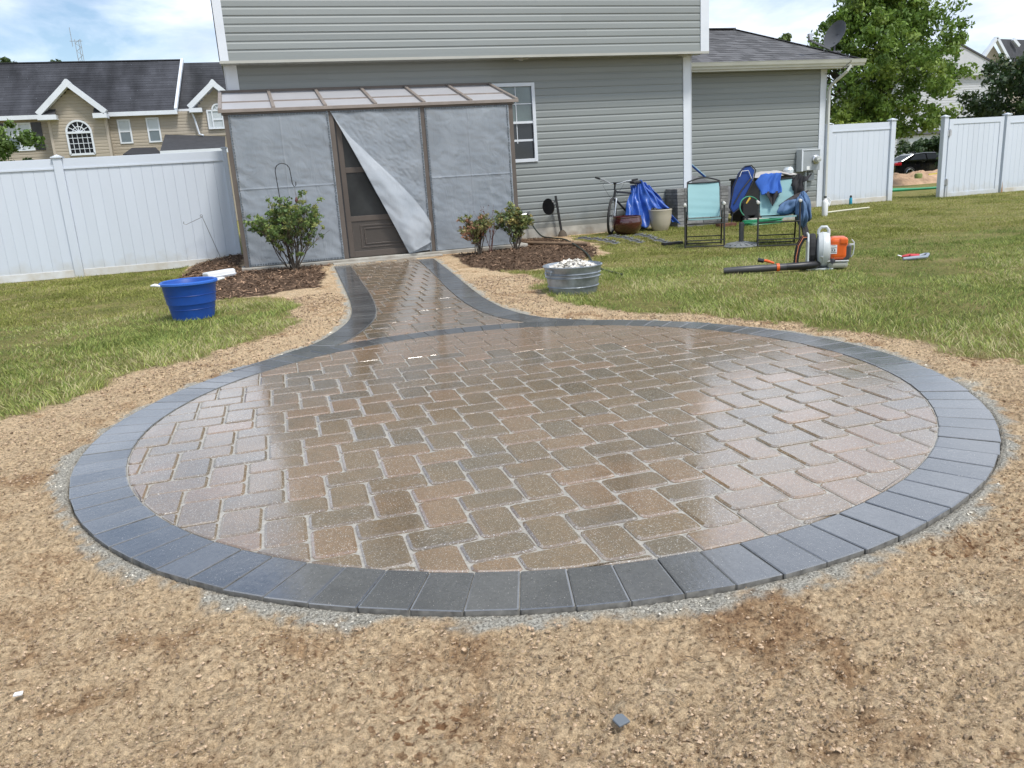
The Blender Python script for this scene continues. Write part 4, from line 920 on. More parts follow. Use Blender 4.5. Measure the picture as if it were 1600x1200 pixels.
def tree(label, x, y, z0, H, w, trunk, per, nclump, size, pal, flat=.8, shape='oval', group=None, name='tree', depth=3, low=.12, gaps=0):
    t = thing(name, label, 'tree', (x, y, z0), group); mb = MB(); tips = []
    branchy(mb, (x, y, z0-.1), (0, 0, 1), H*.34, trunk, depth, tips, .5, 4 if depth > 2 else 3, .35); mb.build('trunk', M['bark'], t)
    cen = []; rad = []
    for i in range(nclump):
        a = random.uniform(0, 2*PI); v = random.random(); zz = low+(1-low)*v
        if shape == 'oval': pr = math.sin(PI*min(1, max(.0, .10+.86*(1-(1-v)**1.2))))**.55
        elif shape == 'cone': pr = (1-v)**.7
        else: pr = (1-max(0, (v-.55)/.45)**2)**.5
        q = math.sqrt(random.random()); lump = 1+.22*math.sin(a*3+v*7+x)+.15*math.sin(a*5-v*11)
        rr = w/2*pr*q*lump; cen.append((x+rr*math.cos(a), y+rr*math.sin(a), z0+H*zz)); rad.append(random.uniform(.06, .12)*w*(1.15-.5*q))
    leaves('crown', t, cen, rad, per, size, pal, flat)
    return t
GRN = [(.13, .22, .035), (.18, .28, .05), (.09, .16, .03), (.23, .31, .065)]
DRK = [(.035, .07, .02), (.055, .09, .025), (.03, .055, .02), (.075, .10, .03)]
tree('tall bright green maple behind the white fence, beside the satellite dish', 23.15, 26.5, -.25, 7.6, 5.7, .17, 70, 560, .085, GRN, low=.27)
tree('slim upright green tree rising behind the garage roof, left of the satellite dish', 24.3, 34, -.4, 7.0, 3.0, .10, 60, 90, .11, [(.13, .19, .05), (.17, .23, .06), (.10, .14, .04)], low=.45, shape='cone')
tree('broad dark green tree behind the gate at right edge of the photo', 39.6, 33, -.4, 6.0, 8.6, .2, 120, 330, .12, DRK, shape='round', low=.08)
tree('small low green tree behind the boot of the black sedan', 41.2, 47.5, -.55, 2.6, 4.2, .06, 60, 90, .09, [(.05, .09, .025), (.08, .12, .03)], shape='round')
tree('rounded dark shrub behind the roof of the black sedan', 44.0, 44.6, -.55, 2.2, 5.0, .06, 80, 110, .12, [(.04, .075, .02), (.05, .085, .03)], shape='round', name='shrub')
tree('lime green shrub peeking over the white fence beside the garage corner', 16.0, 19.6, -.1, 2.35, 2.0, .05, 60, 60, .055, [(.28, .34, .05), (.2, .28, .05)], shape='round', name='shrub')
tree('green tree crown at the left photo edge, above the white fence', -5.75, 21.5, -.2, 3.55, 2.6, .06, 90, 110, .05, [(.10, .18, .03), (.16, .25, .05), (.07, .12, .02)], shape='round', depth=2)
for px, ht, wd, lab in ((2, 12.9, 4, 'dark tree top showing over the left end of the townhouse roof'), (92, 12.6, 4.2, 'green tree top left of the radio mast, over the townhouse roof'), (118, 11.6, 2.5, 'tree tip directly below the radio mast'), (149, 12.0, 2.0, 'thin twiggy tree top right of the radio mast')):
    p = at(px, 95, 75); tree(lab, p.x, 75, -.5, ht, wd, .15, 36, 60, .14, [(.05, .09, .03), (.08, .12, .035)], low=.5, group=None, depth=2)
def shrub(label, x, y, z, H, w, stems, per, size, pal, name='shrub', bias=0, holes=0, depth=2, ntw=0):
    t = thing(name, label, 'shrub', (x, y, z)); mb = MB(); tips = []
    for k in range(stems):
        a = random.uniform(0, 2*PI); sp = random.uniform(.1, .75)*w/H
        branchy(mb, (x+random.gauss(0, .03), y+random.gauss(0, .03), z-.03), (math.cos(a)*sp, math.sin(a)*sp*.8, 1), H*random.uniform(.42, .55), .009, depth, tips, .42, 3, .22)
    mb.build('stem', M['bark'], t)
    tips = [p for p in tips if p[2] > z+H*.22 and (not holes or random.random() > holes)]
    leaves('foliage', t, tips, [random.uniform(.03, .075) for _ in tips], per, size, pal, .7)
    return t
RP = [(.14, .22, .06), (.21, .28, .08), (.10, .17, .05), (.32, .34, .11), (.09, .14, .05)]
zz = float(base_h(.42, 11.95))
shrub('leafy green rose bush in front of the left plastic sheet',   .40, 11.98, zz, .98, .98, 22, 17, .025, RP, name='rose_bush', holes=.15)
shrub('nandina with red tinted leaves in front of the right plastic sheet', 3.20, 12.15, float(base_h(3.2, 12.15)), .60, .42, 12, 15, .025, [(.19, .24, .07), (.38, .18, .12), (.29, .27, .09), (.13, .17, .06), (.42, .24, .18)], name='nandina', depth=2, holes=.3)
shrub('sparse yellow green shrub beside the right corner post of the sunroom', 3.86, 12.35, float(base_h(3.86, 12.35)), .68, .48, 12, 16, .026, [(.18, .24, .09), (.31, .34, .12), (.12, .17, .07), (.38, .31, .11)], depth=2, holes=.3)
def bare_twigs():
    t = thing('bare_twigs', 'leafless reddish twigs sticking up between the nandina and the yellow green shrub', 'shrub', (3.45, 12.3, .03)); mb = MB(); tips = []
    for k in range(5): branchy(mb, (3.45+random.gauss(0, .03), 12.3, .0), (random.gauss(0, .25), random.gauss(0, .1), 1), .36, .006, 2, tips, .4, 2, .3)
    mb.build('twig', mk('reddish_twig', (.13, .06, .05), .8), t); leaves('leaf_bud', t, tips[::2], [.02]*len(tips[::2]), 3, .012, [(.2, .07, .05), (.12, .05, .04)])
bare_twigs()

# ------------------------------------------------------------------ objects in the yard
def gz(x, y): return float(base_h(x, y))
def place(t, x, y, z, rz=0, rx=0, ry=0):
    t.location = (x, y, z); t.rotation_euler = (rx, ry, rz); return t
BLUE = (.012, .075, .36)
def blue_tub():
    t = thing('plastic_tub', 'blue plastic tub with white rope handles standing on the lawn', 'tub')
    b = MB(); pr = [(0, .002), (.185, .002), (.195, .01), (.222, .16), (.225, .165), (.228, .16), (.25, .33), (.262, .345), (.262, .36), (.245, .372), (.236, .362), (.20, .05), (0, .045)]
    b.lathe(pr, n=48); b.build('body', mk('blue_plastic', BLUE, .42, var=.18, vs=4, bump=.08, bs=50, spec=.5), t)
    r = MB(); r.lathe([(.238, .352), (.262, .343), (.273, .352), (.272, .368), (.255, .378), (.24, .372), (.238, .352)], n=48); r.build('rim', mk('blue_rim', (.02, .11, .45), .4), t)
    for s in (-1, 1):
        m = MB(); m.tube([(s*.25, -.05, .35), (s*.30, -.045, .362), (s*.335, 0, .36), (s*.30, .045, .362), (s*.25, .05, .35)], .011, 8); m.build('rope_handle', M['white'], t)
    m = MB()
    for z, r0 in ((.11, .213), (.245, .240)): m.tube([(r0*math.cos(a), r0*math.sin(a), z) for a in np.linspace(0, 2*PI, 49)[:-1]], .003, 6, closed=True)
    m.build('moulded_ring', mk('blue_ring', (.008, .05, .26), .45), t)
    place(t, -.74, 8.42, gz(-.74, 8.42)+.0, R(12))
blue_tub()
def foam_lid():
    t = thing('foam_box_lid', 'white foam box lid lying on the mulch behind the blue tub', 'box lid')
    b = MB(); b.box(-.19, .19, -.15, .15, 0, .10); b.build('lid', M['white'], t, bevel=.025, seg=3); b = MB(); b.box(-.195, .195, -.155, .155, .025, .035); b.build('lip', M['trim'], t, bevel=.003)
    place(t, -.62, 11.75, gz(-.62, 11.75)+.02, R(18), R(-4), R(-3))
foam_lid()
def tin_tub():
    t = thing('galvanised_tub', 'galvanised metal wash tub with ribbed sides on the lawn', 'tub'); G = mk('galvanised_zinc', (.30, .335, .37), .42, metal=.5, var=.35, vs=8, bump=.1, bs=30, rvar=.12)
    b = MB(); pr = [(0, 0), (.232, 0), (.238, .01), (.250, .07), (.262, .076), (.252, .083), (.266, .162), (.280, .170), (.269, .178), (.270, .198), (.285, .206), (.273, .214), (.292, .27), (.299, .272), (.30, .280), (.293, .284), (.286, .277), (.235, .02), (0, .015)]
    b.lathe(pr, n=48); b.build('body', G, t)
    for s in (-1, 1):
        m = MB(); m.tube([(s*.285, -.05, .245), (s*.300, -.05, .235), (s*.306, -.035, .19), (s*.306, .035, .19), (s*.300, .05, .235), (s*.285, .05, .245)], .005, 8); m.box(s*.28-.008, s*.28+.012, -.06, .06, .235, .255); m.build('handle', G, t)
    place(t, 2.93, 7.50, gz(2.93, 7.50)-.005, R(15))
    n = 260; a = RNG.uniform(0, 2*PI, n); r = np.sqrt(RNG.random(n))*.245; P = np.stack([2.93+r*np.cos(a), 7.50+r*np.sin(a), gz(2.93, 7.50)+.225+.085*(1-(r/.26)**2)+RNG.uniform(-.012, .012, n)], -1)
    c = np.array([(.80, .76, .68)])*RNG.uniform(.6, 1.1, (n, 1)); c[RNG.random(n) < .06] = (.18, .17, .16)
    o = blobs('white_stones', P, RNG.uniform(.016, .032, n), c, M['vc_rough']); tag(o, 'heap of white decorative stones filling the galvanised tub', 'stones')
    k = MB(); k.lathe([(0, 0), (.255, 0)], (2.93, 7.50, gz(2.93, 7.50)+.215), 24); k.build('stone_bed', mk('stone_bed', (.5, .47, .42), .9), None); 
tin_tub(); bpy.data.objects['stone_bed'].parent = bpy.data.objects['white_stones']

def sling_chair(label, x, y, rz, open_=1):
    FR = M.get('chairfr') or M.setdefault('chairfr', mk('grey_brown_steel_frame', (.045, .043, .042), .35, metal=.3))
    TL = M.get('teal') or M.setdefault('teal', mk('aqua_sling_fabric', (.25, .43, .44), .75, var=.05, vs=3, bump=.25, bs=220))
    AW = M.get('armw') or M.setdefault('armw', mk('pale_arm_cap', (.66, .65, .60), .4))
    t = thing('folding_chair', label, 'chair', group='aqua sling folding chairs on the lawn')
    w = .27
    for s in (-1, 1):
        MB().tube([(s*w, -.26, 0), (s*w, -.235, .44), (s*w, -.23, .585)], .012, 8).build('front_leg', FR, t)
        MB().tube([(s*(w-.02), .24, 0), (s*(w-.02), .05, .44), (s*(w-.02), .0, .50)], .012, 8).build('rear_leg', FR, t)
        MB().tube([(s*w, -.24, .592), (s*w, -.1, .600), (s*w, .18, .60)], .013, 8).build('arm', FR, t)
        m = MB(); m.lathe([(0, -.035), (.017, -.03), (.023, -.01), (.023, .02), (.016, .035), (0, .038)], (s*w, -.235, .598), 12, Matrix.Rotation(R(90), 3, 'X').to_4x4()); m.tube([(s*w, -.22, .60), (s*w, -.02, .606)], .017, 8); m.build('arm_cap', AW, t)
        MB().tube([(s*(w-.04), -.25, .405), (s*(w-.04), .12, .385), (s*(w-.04), .2, .50), (s*(w-.04), .36, .90)], .011, 8).build('side_rail', FR, t)
    arc = [((w-.04)*(-1+2*k/12), .36+.035*math.sin(PI*k/12), .90+.055*math.sin(PI*k/12)) for k in range(13)]
    MB().tube(arc, .011, 8).build('top_bar', FR, t); MB().tube([(-(w-.04), .352, .885), (w-.04, .352, .885)], .009, 8).build('cross_bar', FR, t)
    m = MB(); m.tube([(-w, -.245, .33), (w, -.245, .33)], .010, 8); m.tube([(-w, -.26, .10), (w, -.26, .10)], .008, 8); m.tube([(-w+.02, .19, .12), (w-.02, .19, .12)], .008, 8); m.tube([(-w+.02, .24, .015), (w-.02, .24, .015)], .009, 8); m.tube([(-w, -.262, .015), (w, -.262, .015)], .009, 8); m.build('stretcher', FR, t)
    g = MB()
    def back(u, v): return ((w-.045)*(-1+2*u), .13+.23*v-.02*math.sin(PI*v)*(1)+.014*math.sin(PI*u)+.003*math.sin(v*30+u*2)*math.exp(-v*2.2), .40+.49*v)
    g.grid(back, 14, 40); g.build('back_sling', TL, t)
    g = MB(); g.grid(lambda u, v: ((w-.045)*(-1+2*u), -.258+.40*v, .413-.03*v-.02*math.sin(PI*u)*math.sin(PI*v)), 12, 10); g.grid(lambda u, v: ((w-.045)*(-1+2*u), -.258-.004, .413-.022*v-.006*math.sin(PI*u)), 8, 1); g.build('seat_sling', TL, t)
    return place(t, x, y, gz(x, y)+.01, rz)
sling_chair('aqua folding chair with an empty seat beside the paver stack', 6.13, 10.40, R(-29))
c2 = sling_chair('aqua folding chair with a blue shirt over its back and jeans on its arm', 6.84, 9.66, R(-31))
def drape(fn, nu, nv, name, mat, label, cat, thick=.006):
    o = MB().grid(fn, nu, nv).build(name, mat); tag(o, label, cat)
    s = o.modifiers.new('solid', 'SOLIDIFY'); s.thickness = thick; return o
def clothes():
    Cm = Matrix.Translation((6.84, 9.66, gz(6.84, 9.66)+.01))@Matrix.Rotation(R(-31), 4, 'Z')
    blue = mk('royal_blue_cotton', (.03, .11, .42), .85, var=.15, vs=6, bump=.3, bs=60); blk = mk('dark_grey_cloth', (.028, .027, .03), .9, var=.3, vs=8, bump=.3, bs=60); den = mk('washed_denim', (.085, .15, .27), .9, var=.25, vs=7, bump=.4, bs=120)
    def shirt(u, v):   # over the top bar, hangs in front, widening left
        x = -.165+.22*u-.03*v*(1-u)+.01*math.sin(v*9); over = v*.48
        wv = .018*math.sin(u*14+v*4)*min(1, v*3)
        if v < .18: y, z = .42-.08*(v/.18), .93+.03*math.sin(PI*v/.36)
        else: t = (v-.18)/.82; y, z = .345-.12*t-.03, .955-.26*t-.06*max(0, .3-u)*t
        if u < .2 and v > .18: x -= (.2-u)*.5*(1-abs((v-.18)/.82-.35)*1.3)
        return Cm@Vector((x, y+wv-.012, z+.004*math.sin(u*20)))
    drape(shirt, 30, 30, 'blue_shirt', blue, 'royal blue shirt draped over the back of the aqua chair', 'shirt')
    def dark(u, v):
        a = u-.5; z = .72-.20*v*(1-abs(a)*1.7); x = -.06+a*.26*(1-.35*v)
        return Cm@Vector((x, .235-.09*v+.014*math.sin(u*15+v*3)-.02, z))
    drape(dark, 24, 16, 'grey_shirt', blk, 'dark grey shirt hanging in a point below the blue shirt', 'shirt')
    def lump(c, r, rot, seed, fold=.16):
        Mr = Euler(rot).to_matrix(); m = MB()
        def f(u, v):
            a = 2*PI*u; b = PI*(v-.5); d = Vector((math.cos(a)*math.cos(b), math.sin(a)*math.cos(b), math.sin(b)))
            k = 1+fold*math.sin(a*4+v*5+seed)+fold*.6*math.sin(a*9-v*7+seed*2)+fold*.5*math.sin(v*17+seed+a)
            return Cm@(Vector(c)+Mr@Vector((d.x*r[0]*k, d.y*r[1]*k, d.z*r[2]*(1+.3*(k-1)))))
        m.grid(f, 44, 26); return m
    jk = lump((.27, .30, .76), (.075, .07, .17), (0, .15, 0), 1.0, .22); jk.build('black_jacket', blk)
    tag(bpy.data.objects['black_jacket'], 'black jacket bunched on the right shoulder of the aqua chair', 'jacket')
    def flapj(u, v): return Cm@Vector((.27+.19*u, .28-.03*v+.02*math.sin(u*8), .88+.05*u-.13*v*(1-u*.85)+.014*math.sin(u*7)))
    f = MB().grid(flapj, 10, 8).build('sleeve', blk, bpy.data.objects['black_jacket'])
    jn = lump((.15, -.03, .515), (.17, .13, .085), (0, -.42, 0), 2.2, .14)
    a = lump((.30, -.10, .44), (.075, .13, .20), (0, -.12, .1), 3.1, .17); jn.add(a.v, a.f, True)
    a = lump((.36, .02, .50), (.07, .12, .20), (0, -.22, .1), 4.4, .17); jn.add(a.v, a.f, True)
    o = jn.build('blue_jeans', den); tag(o, 'faded blue jeans heaped over the right arm of the aqua chair', 'jeans')
    o = lump((.20, .06, .60), (.17, .10, .045), (0, -.50, 0), 5.0, .2).build('brown_jacket', mk('dark_brown_cloth', (.055, .045, .045), .9, var=.3, bump=.3, bs=60)); tag(o, 'dark brown jacket laid along the top of the jeans', 'jacket')
    def low(u, v): return Cm@Vector((.28+.05*v+.09*u+.01*math.sin(u*14), -.10+.26*u, .30-.18*v+.01*math.sin(u*9)))
    drape(low, 18, 10, 'black_trousers', blk, 'black trousers hanging lowest beneath the faded jeans', 'trousers', .012)
clothes()
def umbrella_base():
    t = thing('umbrella_base', 'grey umbrella base with a short pole stub between the two aqua chairs', 'umbrella base', group=None)
    st = mk('grey_cast_resin', (.17, .18, .18), .6, var=.35, vs=9, bump=.6, bs=30)
    b = MB(); b.lathe([(0, 0), (.235, 0), (.24, .015), (.225, .03), (.15, .055), (.06, .07), (0, .072)], n=32); b.build('base', st, t)
    b = MB(); n = 16
    for k in range(n):
        a = 2*PI*k/n; b.bar((.05*math.cos(a), .05*math.sin(a), .072), (.21*math.cos(a+.2), .21*math.sin(a+.2), .042), .018, .012)
    b.build('relief', st, t, bevel=.003)
    b = MB(); b.lathe([(0, .06), (.034, .06), (.034, .33), (.028, .335), (.024, .335), (.024, .3), (0, .3)], n=20); b.build('pole_stub', mk('dark_pole', (.05, .052, .055), .45, var=.3), t)
    k = MB(); k.tube([(.03, 0, .29), (.06, 0, .29)], .008, 8); k.build('clamp_screw', M['black'], t)
    place(t, 6.40, 9.86, gz(6.4, 9.86)+.005)
umbrella_base()

def blower():
    t = thing('backpack_leaf_blower', 'orange and white backpack leaf blower with black straps standing on the lawn', 'leaf blower')
    OR = mk('orange_plastic', (.72, .115, .012), .35, var=.08, vs=5, coat=.3); WH = mk('light_grey_plastic', (.55, .58, .58), .4, var=.06); BK = M['black']; GY = mk('dark_grey_plastic', (.05, .05, .052), .45)
    # local frame: +x = engine side (right in the photo), -x = back plate / straps
    def outline(n=28, hw=.17, zb=.0, zt=.36):
        P = []
        for k in range(n):
            a = 2*PI*k/n; P.append((hw*math.cos(a)*(1 if math.sin(a) < 0 else .92), (zb+zt)/2+(zt-zb)/2*math.sin(a)))
        return P
    Mx = Matrix(((0, 0, 1, 0), (1, 0, 0, 0), (0, 1, 0, 0), (0, 0, 0, 1)))
    b = MB(); b.prism([(-.16, 0), (.16, 0), (.165, .05), (.15, .30), (.11, .375), (-.11, .375), (-.15, .30), (-.165, .05)], -.165, -.145, Mx); b.build('back_plate', WH, t, bevel=.008)
    b = MB(); b.prism([(-.14, 0), (.14, 0), (.14, .018), (-.14, .018)], -.15, .10, Mx); b.build('foot_plate', WH, t, bevel=.006)
    b = MB(); b.prism(outline(24, .14, .03, .37), -.144, -.075, Mx); b.build('back_pad', mk('black_pad', (.022, .022, .024), .8, bump=.5, bs=80), t, bevel=.02)
    Mr = Matrix.Rotation(R(90), 4, 'Y')
    b = MB(); b.lathe([(0, -.07), (.10, -.07), (.165, -.05), (.18, -.02), (.18, .03), (.165, .06), (.10, .075), (0, .08)], (0, 0, .20), 40, Mr); b.build('fan_housing', WH, t)
    b = MB(); b.tube([(-.005, -.181*math.cos(a), .20+.181*math.sin(a)) for a in np.linspace(0, 2*PI, 41)[:-1]], .005, 6, closed=True); b.build('housing_seam', WH, t)
    b = MB(); b.tube([(-.05, 0, .36), (-.045, 0, .405), (-.02, 0, .432), (.03, 0, .432), (.052, 0, .40), (.055, 0, .35)], .016, 10); b.build('carry_handle', WH, t)
    b = MB(); b.box(.06, .24, -.125, .115, .10, .33); b.build('engine_cover', OR, t, bevel=.045, seg=4)
    b = MB(); b.box(.15, .235, -.135, .0, .255, .325); b.build('cover_boss', OR, t, bevel=.02, seg=3)
    b = MB(); b.box(.19, .262, -.115, .10, .10, .25); b.build('muffler', GY, t, bevel=.018, seg=3)
    b = MB(); b.box(.235, .275, -.10, -.02, .12, .24); b.build('air_filter', mk('filter_grey', (.12, .11, .11), .5), t, bevel=.01)
    b = MB(); b.tube([(.275, -.06, .30), (.30, -.06, .27), (.302, -.06, .22), (.295, -.06, .15), (.275, -.06, .12)], .006, 8); b.box(.255, .30, -.09, -.03, .243, .255); b.build('muffler_guard', WH, t)
    TK = mk('translucent_fuel_tank', (.40, .40, .33), .3, coat=.5)
    b = MB(); b.box(.045, .245, -.135, .13, .012, .085); b.build('fuel_tank', TK, t, bevel=.03, seg=3)
    b = MB(); b.box(.035, .25, -.14, .135, .083, .095); b.build('tank_lip', WH, t, bevel=.005)
    b = MB(); b.lathe([(0, 0), (.024, 0), (.026, .02), (0, .024)], (.09, -.145, .09), 14, Matrix.Rotation(R(70), 4, 'X')); b.build('fuel_cap', BK, t)
    b = MB(); b.box(.066, .13, -.128, -.1255, .165, .255); o = b.build('warning_label', M['white'], t)
    b = MB()
    for k, z in enumerate((.175, .185, .215, .225, .245)): b.box(.070, .126-.01*(k % 3), -.1295, -.1285, z, z+.004)
    b.box(.076, .09, -.1295, -.1285, .195, .209); b.box(.10, .114, -.1295, -.1285, .195, .209); b.build('label_print', GY, o)
    b = MB(); b.lathe([(0, 0), (.012, 0), (.012, .008), (0, .01)], (-.02, -.17, .14), 10, Matrix.Rotation(R(90), 4, 'X')); b.build('housing_bolt', M['steel'], t)
    for s in (-1, 1):
        pts = [(-.15, s*.08, .335), (-.20, s*.085, .335), (-.245, s*.09, .25), (-.265, s*.09, .14), (-.27, s*.09, .05), (-.24, s*.085, .01), (-.16, s*.08, .02)]
        m = MB(); 
        for a, q in zip(pts[:-1], pts[1:]): m.bar(a, q, .045, .016, up=(0, 1, 0))
        st = m.build('shoulder_strap', BK, t, bevel=.004)
        m = MB()
        for a, q in zip(pts[:4], pts[1:5]): m.bar(Vector(a)+Vector((-.006, -.024, .006)), Vector(q)+Vector((-.006, -.024, .006)), .006, .010, up=(0, 1, 0))
        m.build('strap_piping', mk('orange_piping', (.75, .25, .12), .6), st)
    # blower tube lying on the grass
    tw = lambda P: [Vector((-.05, -.1, 0))+Matrix.Rotation(R(14), 3, 'Z')@(Vector(p)-Vector((-.05, -.1, 0))) for p in P]
    b = MB(); b.tube(tw([(-.05, -.10, .06), (-.16, -.16, .062), (-.28, -.17, .06), (-.40, -.16, .058)]), [.038, .040, .038, .036], 14); b.build('elbow_hose', BK, t)
    b = MB(); P = [(-.40, -.16, .058), (-.62, -.14, .052), (-.625, -.14, .052), (-.90, -.11, .046), (-1.04, -.095, .042)]; b.tube(tw(P), [.036, .036, .039, .037, .033], 16); b.build('blower_tube', GY, t)
    b = MB(); b.tube(tw([(-.47, -.153, .057), (-.50, -.151, .056)]), .042, 14); b.build('tube_clamp', OR, t)
    b = MB(); b.tube(tw([(-.50, -.06, .09), (-.57, -.03, .115), (-.63, -.02, .125)]), [.012, .016, .012], 8); hnd = b.build('control_handle', OR, t); b = MB(); b.tube(tw([(-.60, -.03, .115), (-.66, -.015, .13)]), .022, 8); b.build('grip', BK, hnd)
    place(t, 5.70, 7.24, gz(5.70, 7.24)+.0, R(-34)); t.scale = (1.0, 1.0, 1.02)
blower()

def bicycle():
    t = thing('bicycle', 'black and silver mountain bicycle leaning on the siding, half under the tarp', 'bicycle')
    SV = mk('silver_fork', (.55, .57, .58), .3, metal=.7); BK = M['blackmetal']; RU = mk('tyre_rubber', (.025, .025, .025), .8)
    def wheel(x, y, ang):
        wl = bpy.data.objects.new('wheel', None); COL.objects.link(wl); wl.parent = t; wl.location = (x, y, .34); wl.rotation_euler = (0, 0, ang)
        def sub(mb, name, mat):
            me = mb.mesh(name, mat); o = bpy.data.objects.new(name, me); COL.objects.link(o); o.parent = wl; return o
        c = lambda r: [(r*math.cos(a), 0, r*math.sin(a)) for a in np.linspace(0, 2*PI, 41)[:-1]]
        sub(MB().tube(c(.318), .024, 10, closed=True), 'tyre', RU); sub(MB().tube(c(.288), .010, 8, closed=True), 'rim', SV)
        s = MB(); 
        for k in range(20): a = 2*PI*k/20; s.tube([(.02*math.cos(a+.5), .018*(-1)**k, .02*math.sin(a+.5)), (.285*math.cos(a), 0, .285*math.sin(a))], .0022, 4, caps=False)
        sub(s, 'spokes', SV); s = MB(); s.tube([(0, -.05, 0), (0, .05, 0)], .018, 10); sub(s, 'hub', BK)
    # x forward; front wheel at 0, rear at -1.05
    SA = R(26); st_ = lambda p: Vector((-.09, 0, 0))+Matrix.Rotation(SA, 3, 'Z')@(Vector(p)-Vector((-.09, 0, 0)))
    wc = st_((0, 0, .34)); wheel(wc.x, wc.y, SA); wheel(-1.05, 0, 0)
    f = MB(); hd = Vector((-.10, 0, .66)); hb = Vector((-.125, 0, .80)); bb = Vector((-.62, 0, .30)); st = Vector((-.74, 0, .78)); ra = Vector((-1.05, 0, .34))
    for a, b, r in ((hd, bb, .020), (hb-Vector((0, 0, .03)), st-Vector((0, 0, .08)), .018), (bb, st, .017)): f.tube([a, b], r, 10)
    for s in (-.05, .05): f.tube([bb+Vector((0, s*.5, 0)), ra+Vector((0, s, 0))], .010, 8); f.tube([st+Vector((0, s*.3, -.08)), ra+Vector((0, s, 0))], .009, 8)
    f.tube([hd, hb], .022, 10); f.build('frame', BK, t)
    k = MB()
    for s in (-.052, .052): k.tube([st_(q) for q in [(-.0, s, .34), (-.055, s, .60), (-.085, s, .645)]], [.014, .018, .018], 10)
    k.tube([st_(q) for q in [(-.085, -.055, .648), (-.085, .055, .648)]], .017, 8); k.tube([st_(q) for q in [(-.07, -.04, .60), (-.04, -.05, .645)]], .008, 6); k.tube([st_(q) for q in [(-.07, .04, .60), (-.04, .05, .645)]], .008, 6); k.build('fork', SV, t)
    k = MB(); k.tube([st_(q) for q in [(-.125, 0, .80), (-.135, 0, .88), (-.10, 0, .91)]], .016, 8); k.build('stem', BK, t)
    hbm = Matrix.Rotation(R(10), 4, 'Z'); k = MB(); hp = [(-.22, -.36, .99), (-.15, -.20, .96), (-.10, -.07, .91), (-.10, .07, .91), (-.15, .20, .96), (-.22, .36, .99)]; k.tube([st_(q) for q in hp], .012, 8); k.build('handlebar', SV, t)
    for s in (-1, 1):
        k = MB(); k.tube([st_(q) for q in [(-.19, s*.29, .978), (-.235, s*.395, .998)]], .017, 8); k.build('grip', M['black'], t)
        k = MB(); k.tube([st_(q) for q in [(-.15, s*.20, .955), (-.11, s*.27, .94)]], .006, 6); k.build('brake_lever', BK, t)
    k = MB(); k.box(-.13, -.08, -.035, .035, .90, .935); k.build('cycle_computer', M['black'], t, bevel=.006)
    k = MB(); k.tube([st_(q) for q in [(-.12, -.18, .955), (-.02, -.20, .88), (.03, -.12, .78), (-.05, -.05, .66)]], .003, 5); k.tube([st_(q) for q in [(-.12, .18, .955), (.0, .16, .86), (.0, .06, .72), (-.06, .04, .64)]], .003, 5); k.build('brake_cable', BK, t)
    k = MB(); k.tube([tuple(st), (-.76, 0, .88)], .013, 8); k.build('seat_post', SV, t)
    k = MB(); k.box(-.90, -.62, -.06, .06, .88, .93); k.build('saddle', M['black'], t, bevel=.02, seg=3)
    k = MB(); k.tube([(-.62, -.06, .30), (-.62, .06, .30)], .012, 8); k.tube([(-.62, -.07, .30), (-.55, -.07, .15)], .01, 8); k.tube([(-.62, .07, .30), (-.69, .07, .45)], .01, 8); k.lathe([(0, 0), (.08, 0), (.08, .006), (0, .006)], (-.62, -.045, .30), 20, Matrix.Rotation(R(90), 4, 'X')); k.build('crank', BK, t)
    place(t, 6.14, 13.80, gz(6.1, 13.9), R(208), R(-6))
bicycle()
def tarp():
    # blue tarpaulin thrown over the rear of the bicycle and the pots
    Z0 = gz(6.9, 13.9)
    def f(u, v):
        x = 6.47+1.10*u; t = v
        top = .93*math.exp(-((u-.42)/.27)**2)+.42*math.exp(-((u-.85)/.2)**2); top = min(.93, top)
        low = .10+.30*smooth01((u-.42)/.12)*smooth01((.88-u)/.08)-.02*math.sin(u*20)
        if u < .32: low = .26-.5*u
        x2 = 7.0+(x-7.0)*(.40+.62*t)-.05*(1-t); z = Z0+top*(1-t)+low*t+.92*0
        zt = .93-.28*abs(u-.45)**1.2; z = Z0+(zt*(1-t)+low*t)
        y = 14.1-.32*t**.8+.040*math.sin(u*34+t*3)*min(1, t*2+.2)+.022*math.sin(u*61-t*5)+.03*vnoise(x*1.0, z, .12, 91)
        return (x2+.015*math.sin(t*9+u*5), y, z+.012*math.sin(u*29))
    m = mk('blue_tarpaulin', (.03, .10, .40), .38, var=.25, vs=9, bump=.5, bs=26, bdist=.01, spec=.55)
    o = MB().grid(f, 110, 44).build('tarp', m); tag(o, 'crumpled blue tarpaulin draped over the bicycle and onto the cream pot', 'tarp')
    o.modifiers.new('s', 'SOLIDIFY').thickness = .003
tarp()
def pot(label, x, y, prof, mat, cat='plant pot'):
    t = thing('plant_pot', label, cat); MB().lathe(prof, n=40).build('body', mat, t)
    MB().lathe([(0, prof[-3][1]-.06), (prof[-3][0]-.03, prof[-3][1]-.06)], n=24).build('soil', mk('potting_soil', (.06, .04, .03), .95), t)
    return place(t, x, y, gz(x, y))
pot('round glazed maroon plant pot in front of the bicycle', 6.37, 13.50, [(0, 0), (.16, 0), (.18, .01), (.25, .10), (.275, .19), (.272, .25), (.255, .30), (.262, .315), (.258, .33), (.235, .325), (.235, .25), (0, .2)], mk('maroon_glaze', (.055, .012, .010), .14, var=.5, vs=3, coat=1, rvar=.06))
pot('tall cream plant pot tucked under the right end of the blue tarp', 7.16, 13.72, [(0, 0), (.135, 0), (.145, .01), (.185, .12), (.207, .25), (.215, .36), (.222, .375), (.218, .39), (.20, .385), (.195, .3), (0, .28)], mk('cream_glaze', (.50, .45, .36), .3, var=.08, vs=2, coat=.5))
